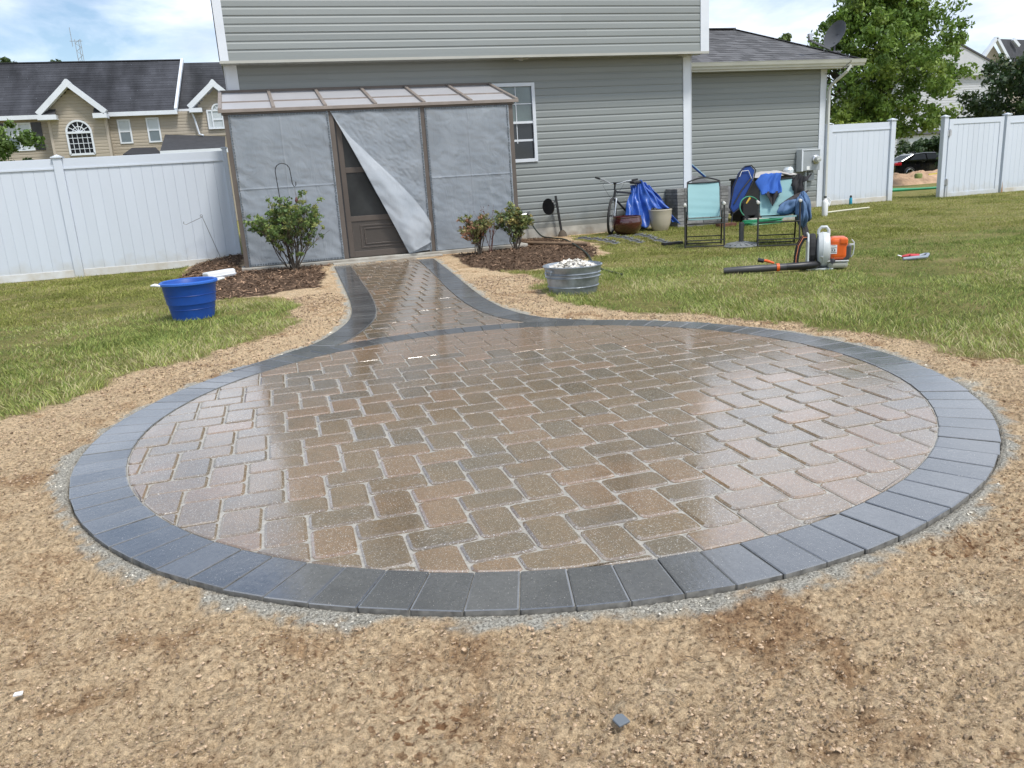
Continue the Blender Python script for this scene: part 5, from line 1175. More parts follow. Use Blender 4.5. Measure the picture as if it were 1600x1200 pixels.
def paver_stack():
    t = thing('paver_stack', 'neat stack of spare grey pavers against the white corner trim of the house', 'paver stack', (7.62, 13.95, gz(8, 14)))
    m = mk('grey_spare_paver', (.21, .21, .205), .85, var=.3, vs=9, bump=.7, bs=50, objrand=.35)
    bw = {}
    for (wd, dp) in ((.158, .238), (.238, .158)):
        b = MB(); b.box(.003, wd-.003, 0, dp-.002, .002, .057); bw[wd] = b.mesh('brick', m)
    for r in range(12):
        x = 7.62
        k = 0
        while x < 8.62:
            wd = .238 if (r+k) % 3 == 0 else .158; dp = .158 if wd > .2 else .238
            for yy in ([0, .24] if dp > .2 else [0, .16, .32]):
                if yy > .1 and (x > 7.8 and r < 11): continue
                inst(bw[wd], 'brick', t, (x+random.uniform(-.004, .004), 13.90+yy+random.uniform(-.008, .008), gz(8, 14)+r*.0605), (0, 0, random.gauss(0, .012)))
            x += wd; k += 1
    MB().box(7.8, 8.55, 14.15, 14.36, gz(8, 14), gz(8, 14)+.66).build('stack_core', m, t)
paver_stack()
def gutter_dish():
    t = thing('small_dish', 'small black disc on a bracket arm fixed to a pole by the house wall', 'wall bracket')
    B = M['blackmetal']; a = at(868, 306, 14.28); b = at(879, 367, 14.28); z = gz(b.x, b.y)
    MB().bar((a.x, 14.28, a.z), (b.x, 14.28, z-.05), .035).build('pole', B, t)
    for zz in (.60, .66): MB().tube([(a.x+.02, 14.28, zz), (5.12, 14.15, zz-.05)], .012, 6).build('arm', B, t)
    m = MB(); m.lathe([(0, 0), (.145, .012), (.15, .02), (.145, .028), (0, .02)], (5.11, 14.12, .57), 28, Matrix.Rotation(R(-62), 4, 'Z')@Matrix.Rotation(R(90), 4, 'X')); m.build('disc', B, t)
    MB().lathe([(0, 0), (.09, 0), (.07, .07), (.03, .12), (0, .12)], (b.x, 14.28, z), 14).build('footing', mk('muddy_footing', (.10, .08, .06), .9, bump=.6), t)
gutter_dish()
def hose_and_faucet():
    t = thing('wall_faucet', 'outdoor tap on the siding beside the sunroom corner post', 'tap')
    m = MB(); m.tube([(4.78, 14.4, .46), (4.78, 14.33, .46), (4.78, 14.31, .43)], .014, 8); m.tube([(4.62, 14.36, .45), (4.78, 14.36, .46)], .008, 6); m.build('spout', M['steel'], t)
    m = MB(); m.lathe([(0, 0), (.03, 0), (.03, .012), (0, .012)], (4.78, 14.33, .485), 12); m.build('tap_wheel', M['black'], t); t.location = (0, 0, 0)
    pts = [(4.78, 14.31, .43), (4.82, 14.27, .25), (4.92, 14.1, .06), (4.92, 13.56, .05), (4.97, 13.1, .05), (4.8, 12.28, .05), (4.56, 11.37, .05), (4.3, 10.41, .04), (3.97, 9.44, .03), (3.83, 8.86, .02), (3.81, 8.48, .01), (3.8, 8.2, .0)]
    P = [Vector(p) for p in catmull(pts, 8)]; P = [Vector((p.x, p.y, max(p.z, gz(p.x, p.y)+.02) if p.y < 14.1 else p.z)) for p in P]
    o = MB().tube(P, .013, 8).build('garden_hose', mk('dark_green_hose', (.018, .03, .022), .4)); tag(o, 'dark hose snaking from the wall tap across the mulch to the lawn', 'hose')
    a = Vector((4.35, 13.2, gz(4.35, 13.2)+.03)); b = Vector((4.92, 11.85, gz(4.92, 11.85)+.035))
    o = MB().tube([a, a.lerp(b, .5), b], [.028, .032, .036], 10).build('wooden_pole', mk('weathered_wood', (.24, .16, .10), .8, var=.3, vs=5, bump=.6, bs=30, stretch=(1, 1, 1))); tag(o, 'weathered wooden pole end lying on the right mulch bed', 'pole')
hose_and_faucet()
def hooks():
    t = thing('shepherd_hook', 'black shepherd hook standing in the rose bush with a wind chime', 'garden hook'); B = M['blackmetal']
    x, y = .34, 12.0; z = gz(x, y); top = 1.53
    P = [(x, y, z-.05), (x-.01, y, .8), (x-.035, y, top-.12)]+[(x-.035+.10-.10*math.cos(a), y, top-.10+.10*math.sin(a)) for a in np.linspace(0, PI, 9)]+[(x+.175, y, top-.28), (x+.195, y, top-.33), (x+.22, y, top-.31), (x+.225, y, top-.26)]
    MB().tube(P, .006, 8).build('hook_rod', B, t); t.location = (0, 0, 0)
    w_ = thing('wind_chime', 'rusty wind chime hanging from the shepherd hook in the rose bush', 'wind chime', (x+.20, y-.01, top-.34)); RS = mk('rusty_metal', (.14, .09, .07), .6, var=.4, vs=20)
    X, Y, Z = x+.20, y-.01, top-.34
    m = MB(); m.tube([(X, Y, Z), (X+.01, Y, Z-.62)], .0025, 5); m.build('cord', RS, w_)
    m = MB(); m.lathe([(0, -.06), (.02, -.045), (.026, -.02), (.018, .01), (.008, .03), (0, .035)], (X+.005, Y, Z-.16), 12); m.build('bird_ornament', mk('dark_red_bird', (.12, .04, .035), .5), w_)
    m = MB(); m.lathe([(0, 0), (.045, -.005), (.045, -.012), (0, -.01)], (X+.01, Y, Z-.48), 14); m.build('chime_disc', RS, w_)
    for k in range(5): a = 2*PI*k/5; L = random.uniform(.13, .2); MB().tube([(X+.01+.035*math.cos(a), Y+.035*math.sin(a), Z-.49), (X+.01+.035*math.cos(a), Y+.035*math.sin(a), Z-.49-L)], .006, 6).build('chime_tube', M['steel'], w_)
    p0 = at(344, 401, 14.35); p1 = at(316, 339, 14.35); p2 = at(289, 351, 14.35)
    P = [tuple(p0), tuple(p1)]+[(p1.x-.012+.018*math.cos(a), 14.35, p1.z+.02+.018*math.sin(a)) for a in np.linspace(0, 1.7*PI, 8)]
    m = MB(); m.tube(P, .0045, 6); m.tube([tuple(p1), (p2.x+.02, 14.35, p2.z), (p2.x, 14.35, p2.z+.005), (p2.x-.02, 14.35, p2.z+.02), (p2.x-.01, 14.35, p2.z+.05)], .0045, 6)
    o = m.build('wire_plant_hook', mk('thin_grey_wire', (.16, .16, .16), .4, metal=.6)); tag(o, 'thin bent wire hook leaning against the white fence near the sunroom', 'garden hook')
hooks()
def edging_strips():
    m = mk('grey_metal_edging', (.30, .31, .33), .35, metal=.4, var=.5, vs=30)
    spots = [(5.25, 13.0, 5.30, 11.5, 'leftmost coil of slotted grey edging strip on the grass by the bicycle'), (5.75, 12.9, 5.62, 11.3, 'middle slotted grey edging strip on the grass in front of the maroon pot'), (6.15, 12.7, 5.85, 10.95, 'right slotted grey edging strip ending in black plastic clips')]
    for x0, y0, x1, y1, lab in spots:
        t = thing('edging_strip', lab, 'edging strip', (x0, y0, gz(x0, y0)), 'slotted edging strips on the grass'); a = Vector((x0, y0, gz(x0, y0)+.03)); b = Vector((x1, y1, gz(x1, y1)+.03)); n = 26; s = MB()
        pr = None
        for k in range(n+1):
            p = a.lerp(b, k/n)+Vector((.05*math.sin(k*.22+x0), 0, .02+.018*abs(math.sin(k*.5))))
            if pr is not None: s.bar(pr, p, .012, .035); 
            s.bar(p+Vector((-.05, 0, -.01)), p+Vector((.055, 0, .018*(k % 2))), .016, .008); pr = p
        s.build('slotted_rail', m, t)
        if x0 > 6: c = MB(); c.box(x1-.10, x1+.22, y1-.05, y1+.05, b.z-.02, b.z+.02); c.build('end_clip', M['black'], t, bevel=.006)
edging_strips()
def behind_chairs():
    z = gz(9.2, 13.6)
    # blue folded camp chair leaning upright
    t = thing('folded_camp_chair', 'blue folded camp chair leaning upright beside the black storage bins', 'folded chair'); BL = mk('navy_blue_fabric', (.008, .045, .22), .7, var=.2, vs=5, bump=.3, bs=90)
    A = at(1156, 330, 13.35); B = at(1158, 262, 13.35); c = (A+B)/2; ax = (B-A).normalized(); up = Vector((0, 1, 0)); sd_ = ax.cross(up).normalized()
    Mt = Matrix(((sd_.x, ax.x, up.x, c.x), (sd_.y, ax.y, up.y, c.y), (sd_.z, ax.z, up.z, c.z), (0, 0, 0, 1)))
    H = (B-A).length/2+.03
    ol = [(-.13, -H*.75), (-.02, -H), (.07, -H*.8), (.14, -H*.2), (.19, H*.35), (.17, H*.8), (.05, H), (-.08, H*.97), (-.15, H*.7), (-.18, H*.1)]
    ol = [(-a, b) for a, b in ol][::-1]
    # shear the panel so the top leans to the right as in the photo
    ol = [(a+ (-.14*b/H), b) for a, b in ol]
    g = MB(); g.prism(ol, -.03, .03, Mt); g.build('fabric_panel', BL, t, bevel=.02, seg=2)
    fr = MB(); fr.tube([Mt@Vector((a*1.03, b*1.01, -.035)) for a, b in ol], .011, 8, closed=True); fr.build('tube_frame', M['blackmetal'], t)
    k = MB(); k.tube([Mt@Vector(p) for p in ((.16, -H*.6, -.045), (.0, 0, -.05), (-.2, H*.5, -.045))], .012, 6); k.build('strap', M['black'], t)
    k = MB(); k.tube([Mt@Vector(p) for p in ((.06, H*.55, -.05), (.02, H*.78, -.055), (-.12, H*.80, -.055), (-.2, H*.45, -.05))], .006, 6); k.build('drawstring', M['white'], t)
    k = MB(); k.tube([(c.x-.02, 13.3, z+.25), (c.x+.10, 13.1, z)], .012, 6); k.tube([(c.x-.1, 13.45, z+.25), (c.x-.16, 13.4, z)], .012, 6); k.build('leg', M['blackmetal'], t); t.location = (0, 0, 0)
    # black bins
    bk = mk('black_bin_plastic', (.010, .011, .012), .45, var=.2, bump=.1)
    for i, (xa, xb, ya, lab) in enumerate(((8.93, 9.33, 13.72, 'left black storage bin beside the blue folded chair'), (9.42, 10.05, 13.72, 'right black storage bin with white lettering under the pale sheet'))):
        b = thing('storage_bin', lab, 'bin', (xa, ya, z)); m = MB(); m.box(xa, xb, ya, ya+.45, z+.12, z+.80); m.build('body', bk, b, bevel=.02); m = MB(); m.box(xa-.015, xb+.015, ya-.02, ya+.47, z+.80, z+.84); m.build('lid', bk, b, bevel=.01)
        m = MB(); [m.lathe([(0, 0), (.07, 0), (.07, .04), (0, .04)], (xx, ya+.03, z+.07), 14, Matrix.Rotation(R(90), 4, 'X')) for xx in (xa+.08, xb-.08)]; m.box(xa+.02, xb-.02, ya+.1, ya+.4, z+.03, z+.12); m.build('wheel', bk, b)
        if i: text_mesh('SUN', .085, M['white'], 'lettering', b, Matrix.Translation((xa+.24, ya-.003, z+.69))@Matrix.Rotation(R(90), 4, 'X'), .001)
    # pale sheet on the bins
    def sh(u, v): x = 9.0+1.10*u; y = 13.60+.62*v; return (x, y, z+.855+.085*math.sin(PI*min(1, max(0, (u-.12)/.88)))**.6*math.sin(PI*v)+.012*vnoise(x, y, .08, 95)*2-.05*(u < .08)-.04*max(0, .1-v)*8*max(0, .5-u))
    o = MB().grid(sh, 50, 24).build('dust_sheet', mk('pale_dust_sheet', (.42, .40, .38), .7, var=.15, vs=5, bump=.4, bs=30)); tag(o, 'pale grey crumpled sheet lying across the tops of both black bins', 'sheet')
    o.modifiers.new('s', 'SOLIDIFY').thickness = .006
    m = MB(); m.lathe([(0, 0), (.09, 0), (.10, .06), (.07, .11), (0, .12)], (9.98, 13.78, z+.88), 18); o = m.build('clear_plastic_bag', mk('clear_bag', (.6, .66, .70), .15, coat=1)); tag(o, 'small clear plastic bag on the right end of the pale sheet', 'bag')
    # grey tarp hump behind chair one
    def hp(u, v): x = 8.36+1.25*u; zz = 1.02-.42*u**.85; return (x, 14.95-.35*v, z+zz*(1-v)+.15*v+.02*vnoise(x, v, .15, 97))
    o = MB().grid(hp, 40, 14).build('grey_cover', mk('grey_cover_cloth', (.11, .115, .12), .75, var=.25, vs=4, bump=.4, bs=30)); tag(o, 'grey cloth cover sloping down behind the empty aqua chair', 'cover'); o.modifiers.new('s', 'SOLIDIFY').thickness = .02
    m = MB(); p0, p1 = at(1079, 257, 14.62), at(1102, 277, 14.62); m.tube([p0, p1], .02, 8); o = m.build('blue_pole_bag', BL); tag(o, 'thin blue folded pole bag lying along the top of the grey cover', 'pole bag')
    m = MB(); m.tube([p0+Vector((0, -.015, .02)), p1+Vector((0, -.015, .02))], .008, 6); m.build('edge_piping', mk('pale_blue_piping', (.3, .5, .6), .5), o)
    # stone slabs under the bins
    m = MB(); m.box(8.9, 10.2, 13.35, 13.62, z-.02, z+.085); o = m.build('stone_slab', M['concrete'], None, bevel=.01); tag(o, 'low grey stone slab lying in front of the black bins', 'stone slab')
    m = MB(); m.box(8.05, 8.4, 13.1, 13.25, z-.01, z+.07); o = m.build('clay_brick', mk('red_brick', (.16, .07, .045), .9, var=.3, vs=10)); tag(o, 'reddish brick on the grass under the empty aqua chair', 'brick')
    # green hose coil with yellow nozzle
    t = thing('coiled_hose', 'green garden hose coiled in front of the black bins', 'hose'); P = []
    for k in range(150): a = k*.26; r = .30+.03*math.sin(k*.11); P.append((8.85+r*1.3*math.cos(a)+.05*math.sin(k*.05), 12.95+r*.5*math.sin(a), z+.012+k*.0006))
    MB().tube(P, .011, 6).build('hose_loops', mk('green_hose', (.02, .22, .10), .35), t)
    cc = at(1172, 322, 12.9); P = [(cc.x+.21*math.cos(a), 12.9+.05*math.sin(a), cc.z-.02+.19*math.sin(a)) for a in np.linspace(-.2*PI, 1.25*PI, 30)]; MB().tube(P, .010, 6).build('raised_loop', mk('green_hose_pale', (.05, .26, .15), .35), t)
    n0 = at(1166, 318, 12.88); n1 = at(1172, 309, 12.88); MB().tube([n0, n1], [.012, .02], 8).build('nozzle', mk('yellow_plastic', (.6, .38, .05), .4), t)
    t.location = (0, 0, 0)
    # white bucket at the downspout
    t = thing('white_jug', 'white plastic jug hanging at the foot of the garage downspout', 'jug', (10.72, 13.6, z))
    m = MB(); m.lathe([(0, 0), (.05, 0), (.055, .02), (.06, .26), (.045, .31), (.025, .33), (.025, .36), (0, .36)], (10.72, 13.6, z), 20); m.build('body', M['white'], t); m = MB(); m.lathe([(0, .0), (.028, 0), (.028, .03), (0, .03)], (10.72, 13.6, z+.36), 14); m.build('cap', M['black'], t); m = MB(); m.tube([(10.79, 13.6, z+.36), (10.84, 13.58, z+.30), (10.80, 13.58, z+.2)], .01, 6); m.build('handle', M['white'], t)
behind_chairs()
def utility():
    t = thing('electric_meter', 'grey electric meter box with round glass dial on the garage wall', 'electric meter', (12.02, 16.28, .84)); G = mk('grey_meter_paint', (.33, .36, .38), .4, metal=.2, var=.1)
    MB().box(12.02, 12.50, 16.09, 16.285, .85, 1.31).build('meter_box', G, t, bevel=.008); MB().box(12.0, 12.04, 16.08, 16.285, .84, 1.33).build('side_flange', M['trim'], t, bevel=.004); MB().box(12.02, 12.52, 16.075, 16.1, 1.305, 1.325).build('hood', M['trim'], t)
    Mr = Matrix.Rotation(R(90), 4, 'X'); m = MB(); m.lathe([(0, 0), (.095, 0), (.10, .01), (.10, .035), (.085, .045), (0, .045)], (12.38, 16.09, 1.09), 28, Mr); m.build('meter_ring', M['steel'], t)
    m = MB(); m.lathe([(0, .045), (.075, .045), (.075, .10), (.06, .13), (0, .14)], (12.38, 16.09, 1.09), 28, Mr); m.build('glass_dial', mk('meter_glass', (.45, .47, .45), .08, coat=1, var=.4, vs=30), t)
    MB().box(12.14, 12.22, 16.083, 16.09, .87, .95).build('label', M['white'], t); MB().tube([(12.20, 16.2, .85), (12.20, 16.2, .0)], .03, 10).build('conduit', G, t); MB().box(12.30, 12.46, 16.22, 16.285, .62, .80).build('junction_box', G, t, bevel=.005)
    m = MB(); m.box(10.4, 11.5, 16.255, 16.285, .62, .80)
    d = thing('satellite_dish', 'dark grey satellite dish with feed arm on the garage roof corner', 'satellite dish', (12.9, 16.2, 3.3)); DG = mk('dish_grey', (.10, .105, .115), .5, var=.08)
    c = at(1308, 56, 16.4); Mt = Matrix.Rotation(R(48), 4, 'Z')@Matrix.Rotation(R(-78), 4, 'Y')@Matrix.Rotation(R(0), 4, 'X')
    Mt = Matrix.Rotation(R(190), 4, 'Z')@Matrix.Rotation(R(66), 4, 'Y')
    m = MB(); m.lathe([(0, 0), (.10, .012), (.20, .04), (.27, .075), (.285, .085), (.285, .092), (.27, .085), (.20, .05), (.10, .022), (0, .01)], c, 40, Mt, sx=1.12); m.build('reflector', DG, d)
    nrm = (Mt@Vector((0, 0, 1))).normalized(); back = c-nrm*.02
    foot = Vector((12.98, 16.35, 3.42)); m = MB(); m.tube([foot, Vector((foot.x, foot.y, 3.62)), back-Vector((0, 0, .10)), back], .022, 10); m.build('mast', DG, d); m = MB(); m.bar(back-Vector((0, 0, .14)), back+Vector((0, 0, .06)), .09, .05); m.build('bracket', DG, d, bevel=.005)
    MB().box(12.88, 13.08, 16.25, 16.45, 3.38, 3.44).build('foot_plate', DG, d); a0 = at(1297, 77, 16.3); a1 = at(1266, 63, 16.0); m = MB(); m.bar(a0, a1, .03, .035); m.build('feed_arm', DG, d); m = MB(); m.bar(a1, a1+Vector((-.02, 0, .14)), .07, .07); m.bar(a1+Vector((-.06, 0, .10)), a1+Vector((.08, .0, .12)), .05, .06); m.build('feed_horn', M['steel'], d, bevel=.008)
    m = MB(); m.tube([(12.98, 16.3, 3.44), (13.0, 15.86, 3.24), (12.99, 15.77, 3.15), (12.85, 15.95, 3.0), (12.70, 16.28, 2.95)], .006, 6); m.build('cable', M['black'], d)
    t = thing('drink_bottle', 'small blue drink bottle standing at the foot of the white fence', 'bottle', (13.45, 16.15, -.0))
    m = MB(); m.lathe([(0, 0), (.035, 0), (.038, .01), (.038, .13), (.03, .16), (0, .16)], (13.45, 16.15, 0), 16); m.build('body', mk('blue_bottle', (.02, .30, .45), .2, coat=.6), t); m = MB(); m.lathe([(0, .155), (.026, .155), (.026, .20), (.012, .215), (0, .215)], (13.45, 16.15, 0), 14); m.build('cap', M['black'], t)
    t = thing('gardening_tools', 'red and grey hand tools lying on the lawn right of the leaf blower', 'hand tools'); z = gz(6.8, 7.2)
    m = MB(); m.tube([(-.13, .0, .045), (-.05, .01, .05), (.06, .0, .045)], [.012, .02, .018], 8); m.tube([(-.05, -.02, .05), (.05, -.02, .045)], .016, 8); m.build('red_grips', mk('red_rubber', (.50, .04, .05), .5), t)
    m = MB(); m.tube([(-.14, -.05, .025), (.02, -.055, .03), (.12, -.04, .03), (.16, .0, .05), (.13, .03, .055)], [.016, .02, .018, .02, .012], 8); m.build('grey_grips', mk('grey_blue_rubber', (.30, .34, .40), .5), t); m = MB(); m.tube([(.06, .0, .045), (.15, .03, .055)], .012, 6); m.tube([(-.13, 0, .045), (-.17, .015, .06)], .008, 6); m.build('steel_jaws', M['steel'], t); place(t, 6.82, 7.15, z, R(-16))
    m = MB(); m.tube([(11.2, 14.2, .02), (11.9, 14.35, .025), (12.6, 14.55, .02)], .018, 6); o = m.build('white_stick', mk('pale_stick', (.6, .58, .45), .6)); tag(o, 'pale stick lying on the lawn in front of the white fence section', 'stick')
    # chips on the soil
    b = MB(); b.prism([(-.018, -.014), (.014, -.017), (.018, .010), (.005, .018), (-.014, .012)], 0, .006); o = b.build('paver_chip', mk('slate_chip', (.13, .15, .17), .6, bump=.4), None, bevel=.002); tag(o, 'small broken slate grey paver chip on the bare soil in the foreground', 'chip'); o.location = (.615, 1.40, -.008); o.rotation_euler = (.1, .05, .4)
    b = MB(); b.prism([(-.011, -.005), (.009, -.007), (.012, .004), (-.006, .006)], 0, .004); o = b.build('white_shard', M['white']); tag(o, 'tiny white shard on the soil at lower left', 'shard'); o.location = (-.73, 2.04, .0); o.rotation_euler = (.2, .1, .3)
utility()
# twigs and dead stalks lying about the soil
def twigs():
    mb = MB()
    for k in range(110):
        x = random.uniform(-1.4, 3.4); y = random.uniform(1.0, 3.2)
        if math.hypot(x-PC[0], y-PC[1]) < RO_+.08: continue
        z = gz(x, y)+.012; a = random.uniform(0, 2*PI); L = random.uniform(.02, .085); P = [(x, y, z)]
        for s in range(3): a += random.gauss(0, .35); x += math.cos(a)*L/3; y += math.sin(a)*L/3; P.append((x, y, gz(x, y)+.012+random.uniform(0, .012)))
        mb.tube(P, random.uniform(.0006, .0013), 4, caps=False)
    o = mb.build('dry_twigs', mk('dry_twig', (.10, .075, .05), .9, col2=(.34, .27, .16), vs=2)); tag(o, 'dry twigs and straw scattered over the bare soil', 'twigs', kind='stuff')
twigs()

# ------------------------------------------------------------------ beyond the fences
def townhouse():
    V = 56.0; P = lambda x, y, v=V: at(x, y, v)
    t = thing('townhouse', 'long beige sided townhouse with dark shingle roof behind the left white fence', 'house', tuple(P(150, 300)))
    def quad(pts, name, mat, par=None, thick=.12, vv=None):
        Q = [P(a, b, v) for a, b, v in pts]; n = len(Q); m = MB(); m.add(Q+[q+Vector((0, thick, 0)) for q in Q], [tuple(range(n))[::-1], tuple(range(n, 2*n))]+[(i, (i+1) % n, n+(i+1) % n, n+i) for i in range(n)]); return m.build(name, mat, par or t)
    zE = P(0, 184).z; xl = P(-60, 184).x; xr = P(345, 172).x; zG = -.6
    gx0, gx1 = P(76, 190).x, P(165, 185).x; rx0 = P(311, 180).x
    fv = V-1.1
    MB().box(xl-12, xr+6, V+.015, V+8, zG, zE).build('wall', M['beige'], t)
    def fsiding(x0, x1, y, z0, z1, cuts, pitch=.19):
        n = int((z1-z0)/pitch); pf_mesh = {}
        for k in range(n):
            z = z0+k*pitch; segs = [(x0, x1)]
            for (a, b, za, zb) in cuts:
                if z+pitch*.6 > za and z+pitch*.4 < zb: segs = [s for p, q in segs for s in ((p, min(q, a)), (max(p, b), q)) if s[1]-s[0] > .02]
            for p, q in segs:
                L = round(q-p, 2)
                if L not in pf_mesh: pf_mesh[L] = board_mesh(L, M['beige'], pitch)
                inst(pf_mesh[L], 'siding_board', t, (p, y+.014, z), (0, 0, 0), (1, 1.6, 1))
    zw0 = P(150, 245).z
    wins = []
    def win(x0, y0, x1, y1, v, cols=1, shut=False, both=True):
        a = P(x0, y0, v); b = P(x1, y1, v); xa, xb, za, zb = a.x, b.x, b.z, a.z
        f = MB(); frame(f, xa, xb, za, zb, v-.06, v+.03, .09); w_ = f.build('window', M['trim'], t)
        for c in range(cols):
            x0_ = xa+(xb-xa)*c/cols; x1_ = xa+(xb-xa)*(c+1)/cols; zm = (za+zb)/2
            if c: MB().box(x0_-.06, x0_+.06, v-.055, v+.02, za+.09, zb-.09).build('mullion', M['trim'], w_)
            MB().box(x0_+.07, x1_-.07, v-.02, v-.01, zm+.04, zb-.09).build('pane', M['glass_pale'], w_)
            MB().box(x0_+.07, x1_-.07, v-.01, v+.0, za+.09, zm-.04).build('pane', M['glass_pale'] if (c == 1) else mk('grey_pane', (.10, .13, .15), .15, coat=1), w_)
            MB().box(x0_+.05, x1_-.05, v-.04, v, zm-.04, zm+.04).build('meeting_rail', M['trim'], w_)
        wins.append((xa, xb, za, zb)); return xa, xb, za, zb
    q = win(5, 193, 56, 235, V, 2); MB().box(q[1]+.03, q[1]+.55, V-.05, V+.0, q[2], q[3]).build('shutter', M['black'], t)
    MB().box(q[0]-.58, q[0]-.03, V-.05, V+.0, q[2], q[3]).build('shutter', M['black'], t)
    win(182, 187, 209, 224, V); win(227, 184, 254, 222, V)
    fsiding(xl-2, gx0, V, zw0-.8, zE, wins); fsiding(gx1, rx0, V, zw0-.8, zE, wins)
    # gable bay with the arched window
    apex = P(107, 133, fv); apz = apex.z; az0 = P(60, 180, fv).z; xg0, xg1 = P(62, 178, fv).x, P(166, 172, fv).x
    bx0, bx1 = P(76, 190, fv).x, P(164, 185, fv).x
    m = MB(); m.add([(bx0, fv+.016, zG), (bx1, fv+.016, zG), (bx1, fv+.016, az0+.25), (apex.x, fv+.016, apz-.25), (bx0, fv+.016, az0+.25), (bx0, V+.4, zG), (bx1, V+.4, zG), (bx1, V+.4, az0+.25), (apex.x, V+4, apz-.25), (bx0, V+.4, az0+.25)], [(0,1,2,3,4),(1,6,7,2),(0,4,9,5),(2,7,8,3),(3,8,9,4)]); m.build('gable_wall', M['beige'], t)
    aw0, aw1 = P(103, 200, fv), P(149, 240, fv); acx = (aw0.x+aw1.x)/2; ar = (aw1.x-aw0.x)/2; zs = P(125, 207, fv).z; zb_ = aw1.z
    z = zw0-.8; pitch = .19
    while z < apz-.35:
        if z < az0+.25: xa, xb = bx0, bx1
        else:
            f = (z-az0-.25)/(apz-.25-az0-.25+1e-6); xa = bx0+(apex.x-bx0)*min(1, f+.03); xb = bx1+(apex.x-bx1)*min(1, f+.03)
        segs = [(xa, xb)]
        if z+.1 > zb_-.05 and z+.1 < zs+ar:
            hw = ar if z < zs else math.sqrt(max(0, ar*ar-(z+.05-zs)**2)); segs = [(xa, acx-hw), (acx+hw, xb)]
        for p, q in segs:
            if q-p > .1: inst(board_mesh(q-p, M['beige'], pitch), 'siding_board', t, (p, fv+.014, z), (0, 0, 0), (1, 1.6, 1))
        z += pitch
    for x in (bx0, bx1): MB().box(x-.07, x+.07, fv-.03, fv+.1, zG, az0+.2).build('corner_trim', M['beige_trim'], t)
    wf = MB(); arc = [(acx+ar*math.cos(a), fv-.04, zs+ar*math.sin(a)) for a in np.linspace(0, PI, 21)]; arc = [(acx+ar, fv-.04, zb_)]+arc+[(acx-ar, fv-.04, zb_)]
    for a, b in zip(arc[:-1], arc[1:]): wf.bar(a, b, .10, .12, up=(0, 1, 0))
    wf.bar(arc[-1], arc[0], .12, .12, up=(0, 1, 0)); wf.bar((acx-ar, fv-.045, zs), (acx+ar, fv-.045, zs), .12, .16, up=(0, 1, 0)); wf = wf.build('window', M['trim'], t)
    pn = MB(); pn.add([(p[0], fv-.0, p[2]) for p in arc], [tuple(range(len(arc)))[::-1]]); pn.build('pane', mk('black_pane', (.01, .012, .014), .25, spec=.2), wf)
    mu = MB()
    for k in range(1, 5): x = acx-ar+2*ar*k/5; mu.bar((x, fv-.03, zb_), (x, fv-.03, zs), .03, .03)
    for k in range(1, 4): zz = zb_+(zs-zb_)*k/4; mu.bar((acx-ar, fv-.031, zz), (acx+ar, fv-.031, zz), .03, .03)
    for k in range(1, 6): a = PI*k/6; mu.bar((acx, fv-.03, zs), (acx+ar*math.cos(a), fv-.03, zs+ar*math.sin(a)), .045, .04)
    mu.tube([(acx+ar*.5*math.cos(a), fv-.03, zs+ar*.5*math.sin(a)) for a in np.linspace(0, PI, 13)], .024, 6); mu.build('muntin', M['trim'], wf)
    def rake(A, B, vv, w=.34): m = MB(); d_ = (B-A).normalized()*.18; B = B+d_; m.bar((A.x, vv-.35, A.z), (B.x, vv-.35-.004*(A.x < B.x), B.z), .30, .5, up=(0, 1, 0)); return m.build('rake_board', M['trim'], t)
    aL, aR = Vector((xg0, fv, az0)), Vector((xg1, fv, az0)); ap = Vector((apex.x, fv, apz+.05)); rake(aL, ap, fv); rake(aR, ap, fv)
    for a, b in ((xg0-.05, bx0+.55), (bx1-.55, xg1+.05)): MB().box(a, b, fv-.6, fv+.3, az0-.32, az0-.05).build('eave_return', M['trim'], t); MB().add([(a+.05, fv-.55, az0-.04), (b-.05, fv-.55, az0-.04), (b-.05, fv, az0+.3), (a+.05, fv, az0+.3)], [(0, 1, 2, 3)]).build('return_roof', mk('return_shingle', (.05, .05, .055), .9), t)
    # roofs
    RV = V+5.0; zR = P(284, 94, RV).z; xR = P(284, 94, RV).x; xe = P(275, 175).x; eV = V-.35; zEe = P(275, 172, eV).z
    xL = P(-80, 100, RV).x
    Vv, Fq, C = shingles('x', t, (xL, eV, zEe), (xe, eV, zEe), (xR, RV, zR), (xL, RV, zR), .30, .9, (.050, .052, .06), .16, .01)
    # gable roof planes of the bay
    def addq(*a, **k):
        nonlocal Vv, Fq, C
        v, f, c = shingles('x', t, *a, **k); q = len(Vv); Vv += v; Fq += [tuple(i+q for i in ff) for ff in f]; C += c
    gd = RV-2.2
    addq((xg0, fv-.55, az0+.02), (xg0, gd, az0+.02), (apex.x, gd, apz+.15), (apex.x, fv-.55, apz+.15), .3, .9, (.048, .05, .056), .16, .01)
    addq((xg1, gd, az0+.02), (xg1, fv-.55, az0+.02), (apex.x, fv-.55, apz+.15), (apex.x, gd, apz+.15), .3, .9, (.048, .05, .056), .16, .01)
    # right section, set back
    V2 = V+1.4; R2 = RV+1.2; zR2 = P(344, 97, R2).z
    addq((P(272, 172, V2).x, V2-.35, P(300, 170, V2-.35).z), (xr+6, V2-.35, P(300, 170, V2-.35).z), (xr+6, R2, zR2), (xR-.2, R2, zR2), .3, .9, (.048, .05, .056), .16, .01)
    o = npmesh('roof_shingles', Vv, Fq, M['shingle_far'], t, cols=C); o['kind'] = 'stuff'
    MB().bar((xR+.03, RV, zR+.03), (xe+.03, eV, zEe+.03), .16, .2).build('rake_board', M['trim'], t)
    MB().bar((xL, RV, zR+.02), (xR, RV, zR+.02), .25, .06).build('ridge_cap', M['black'], t)
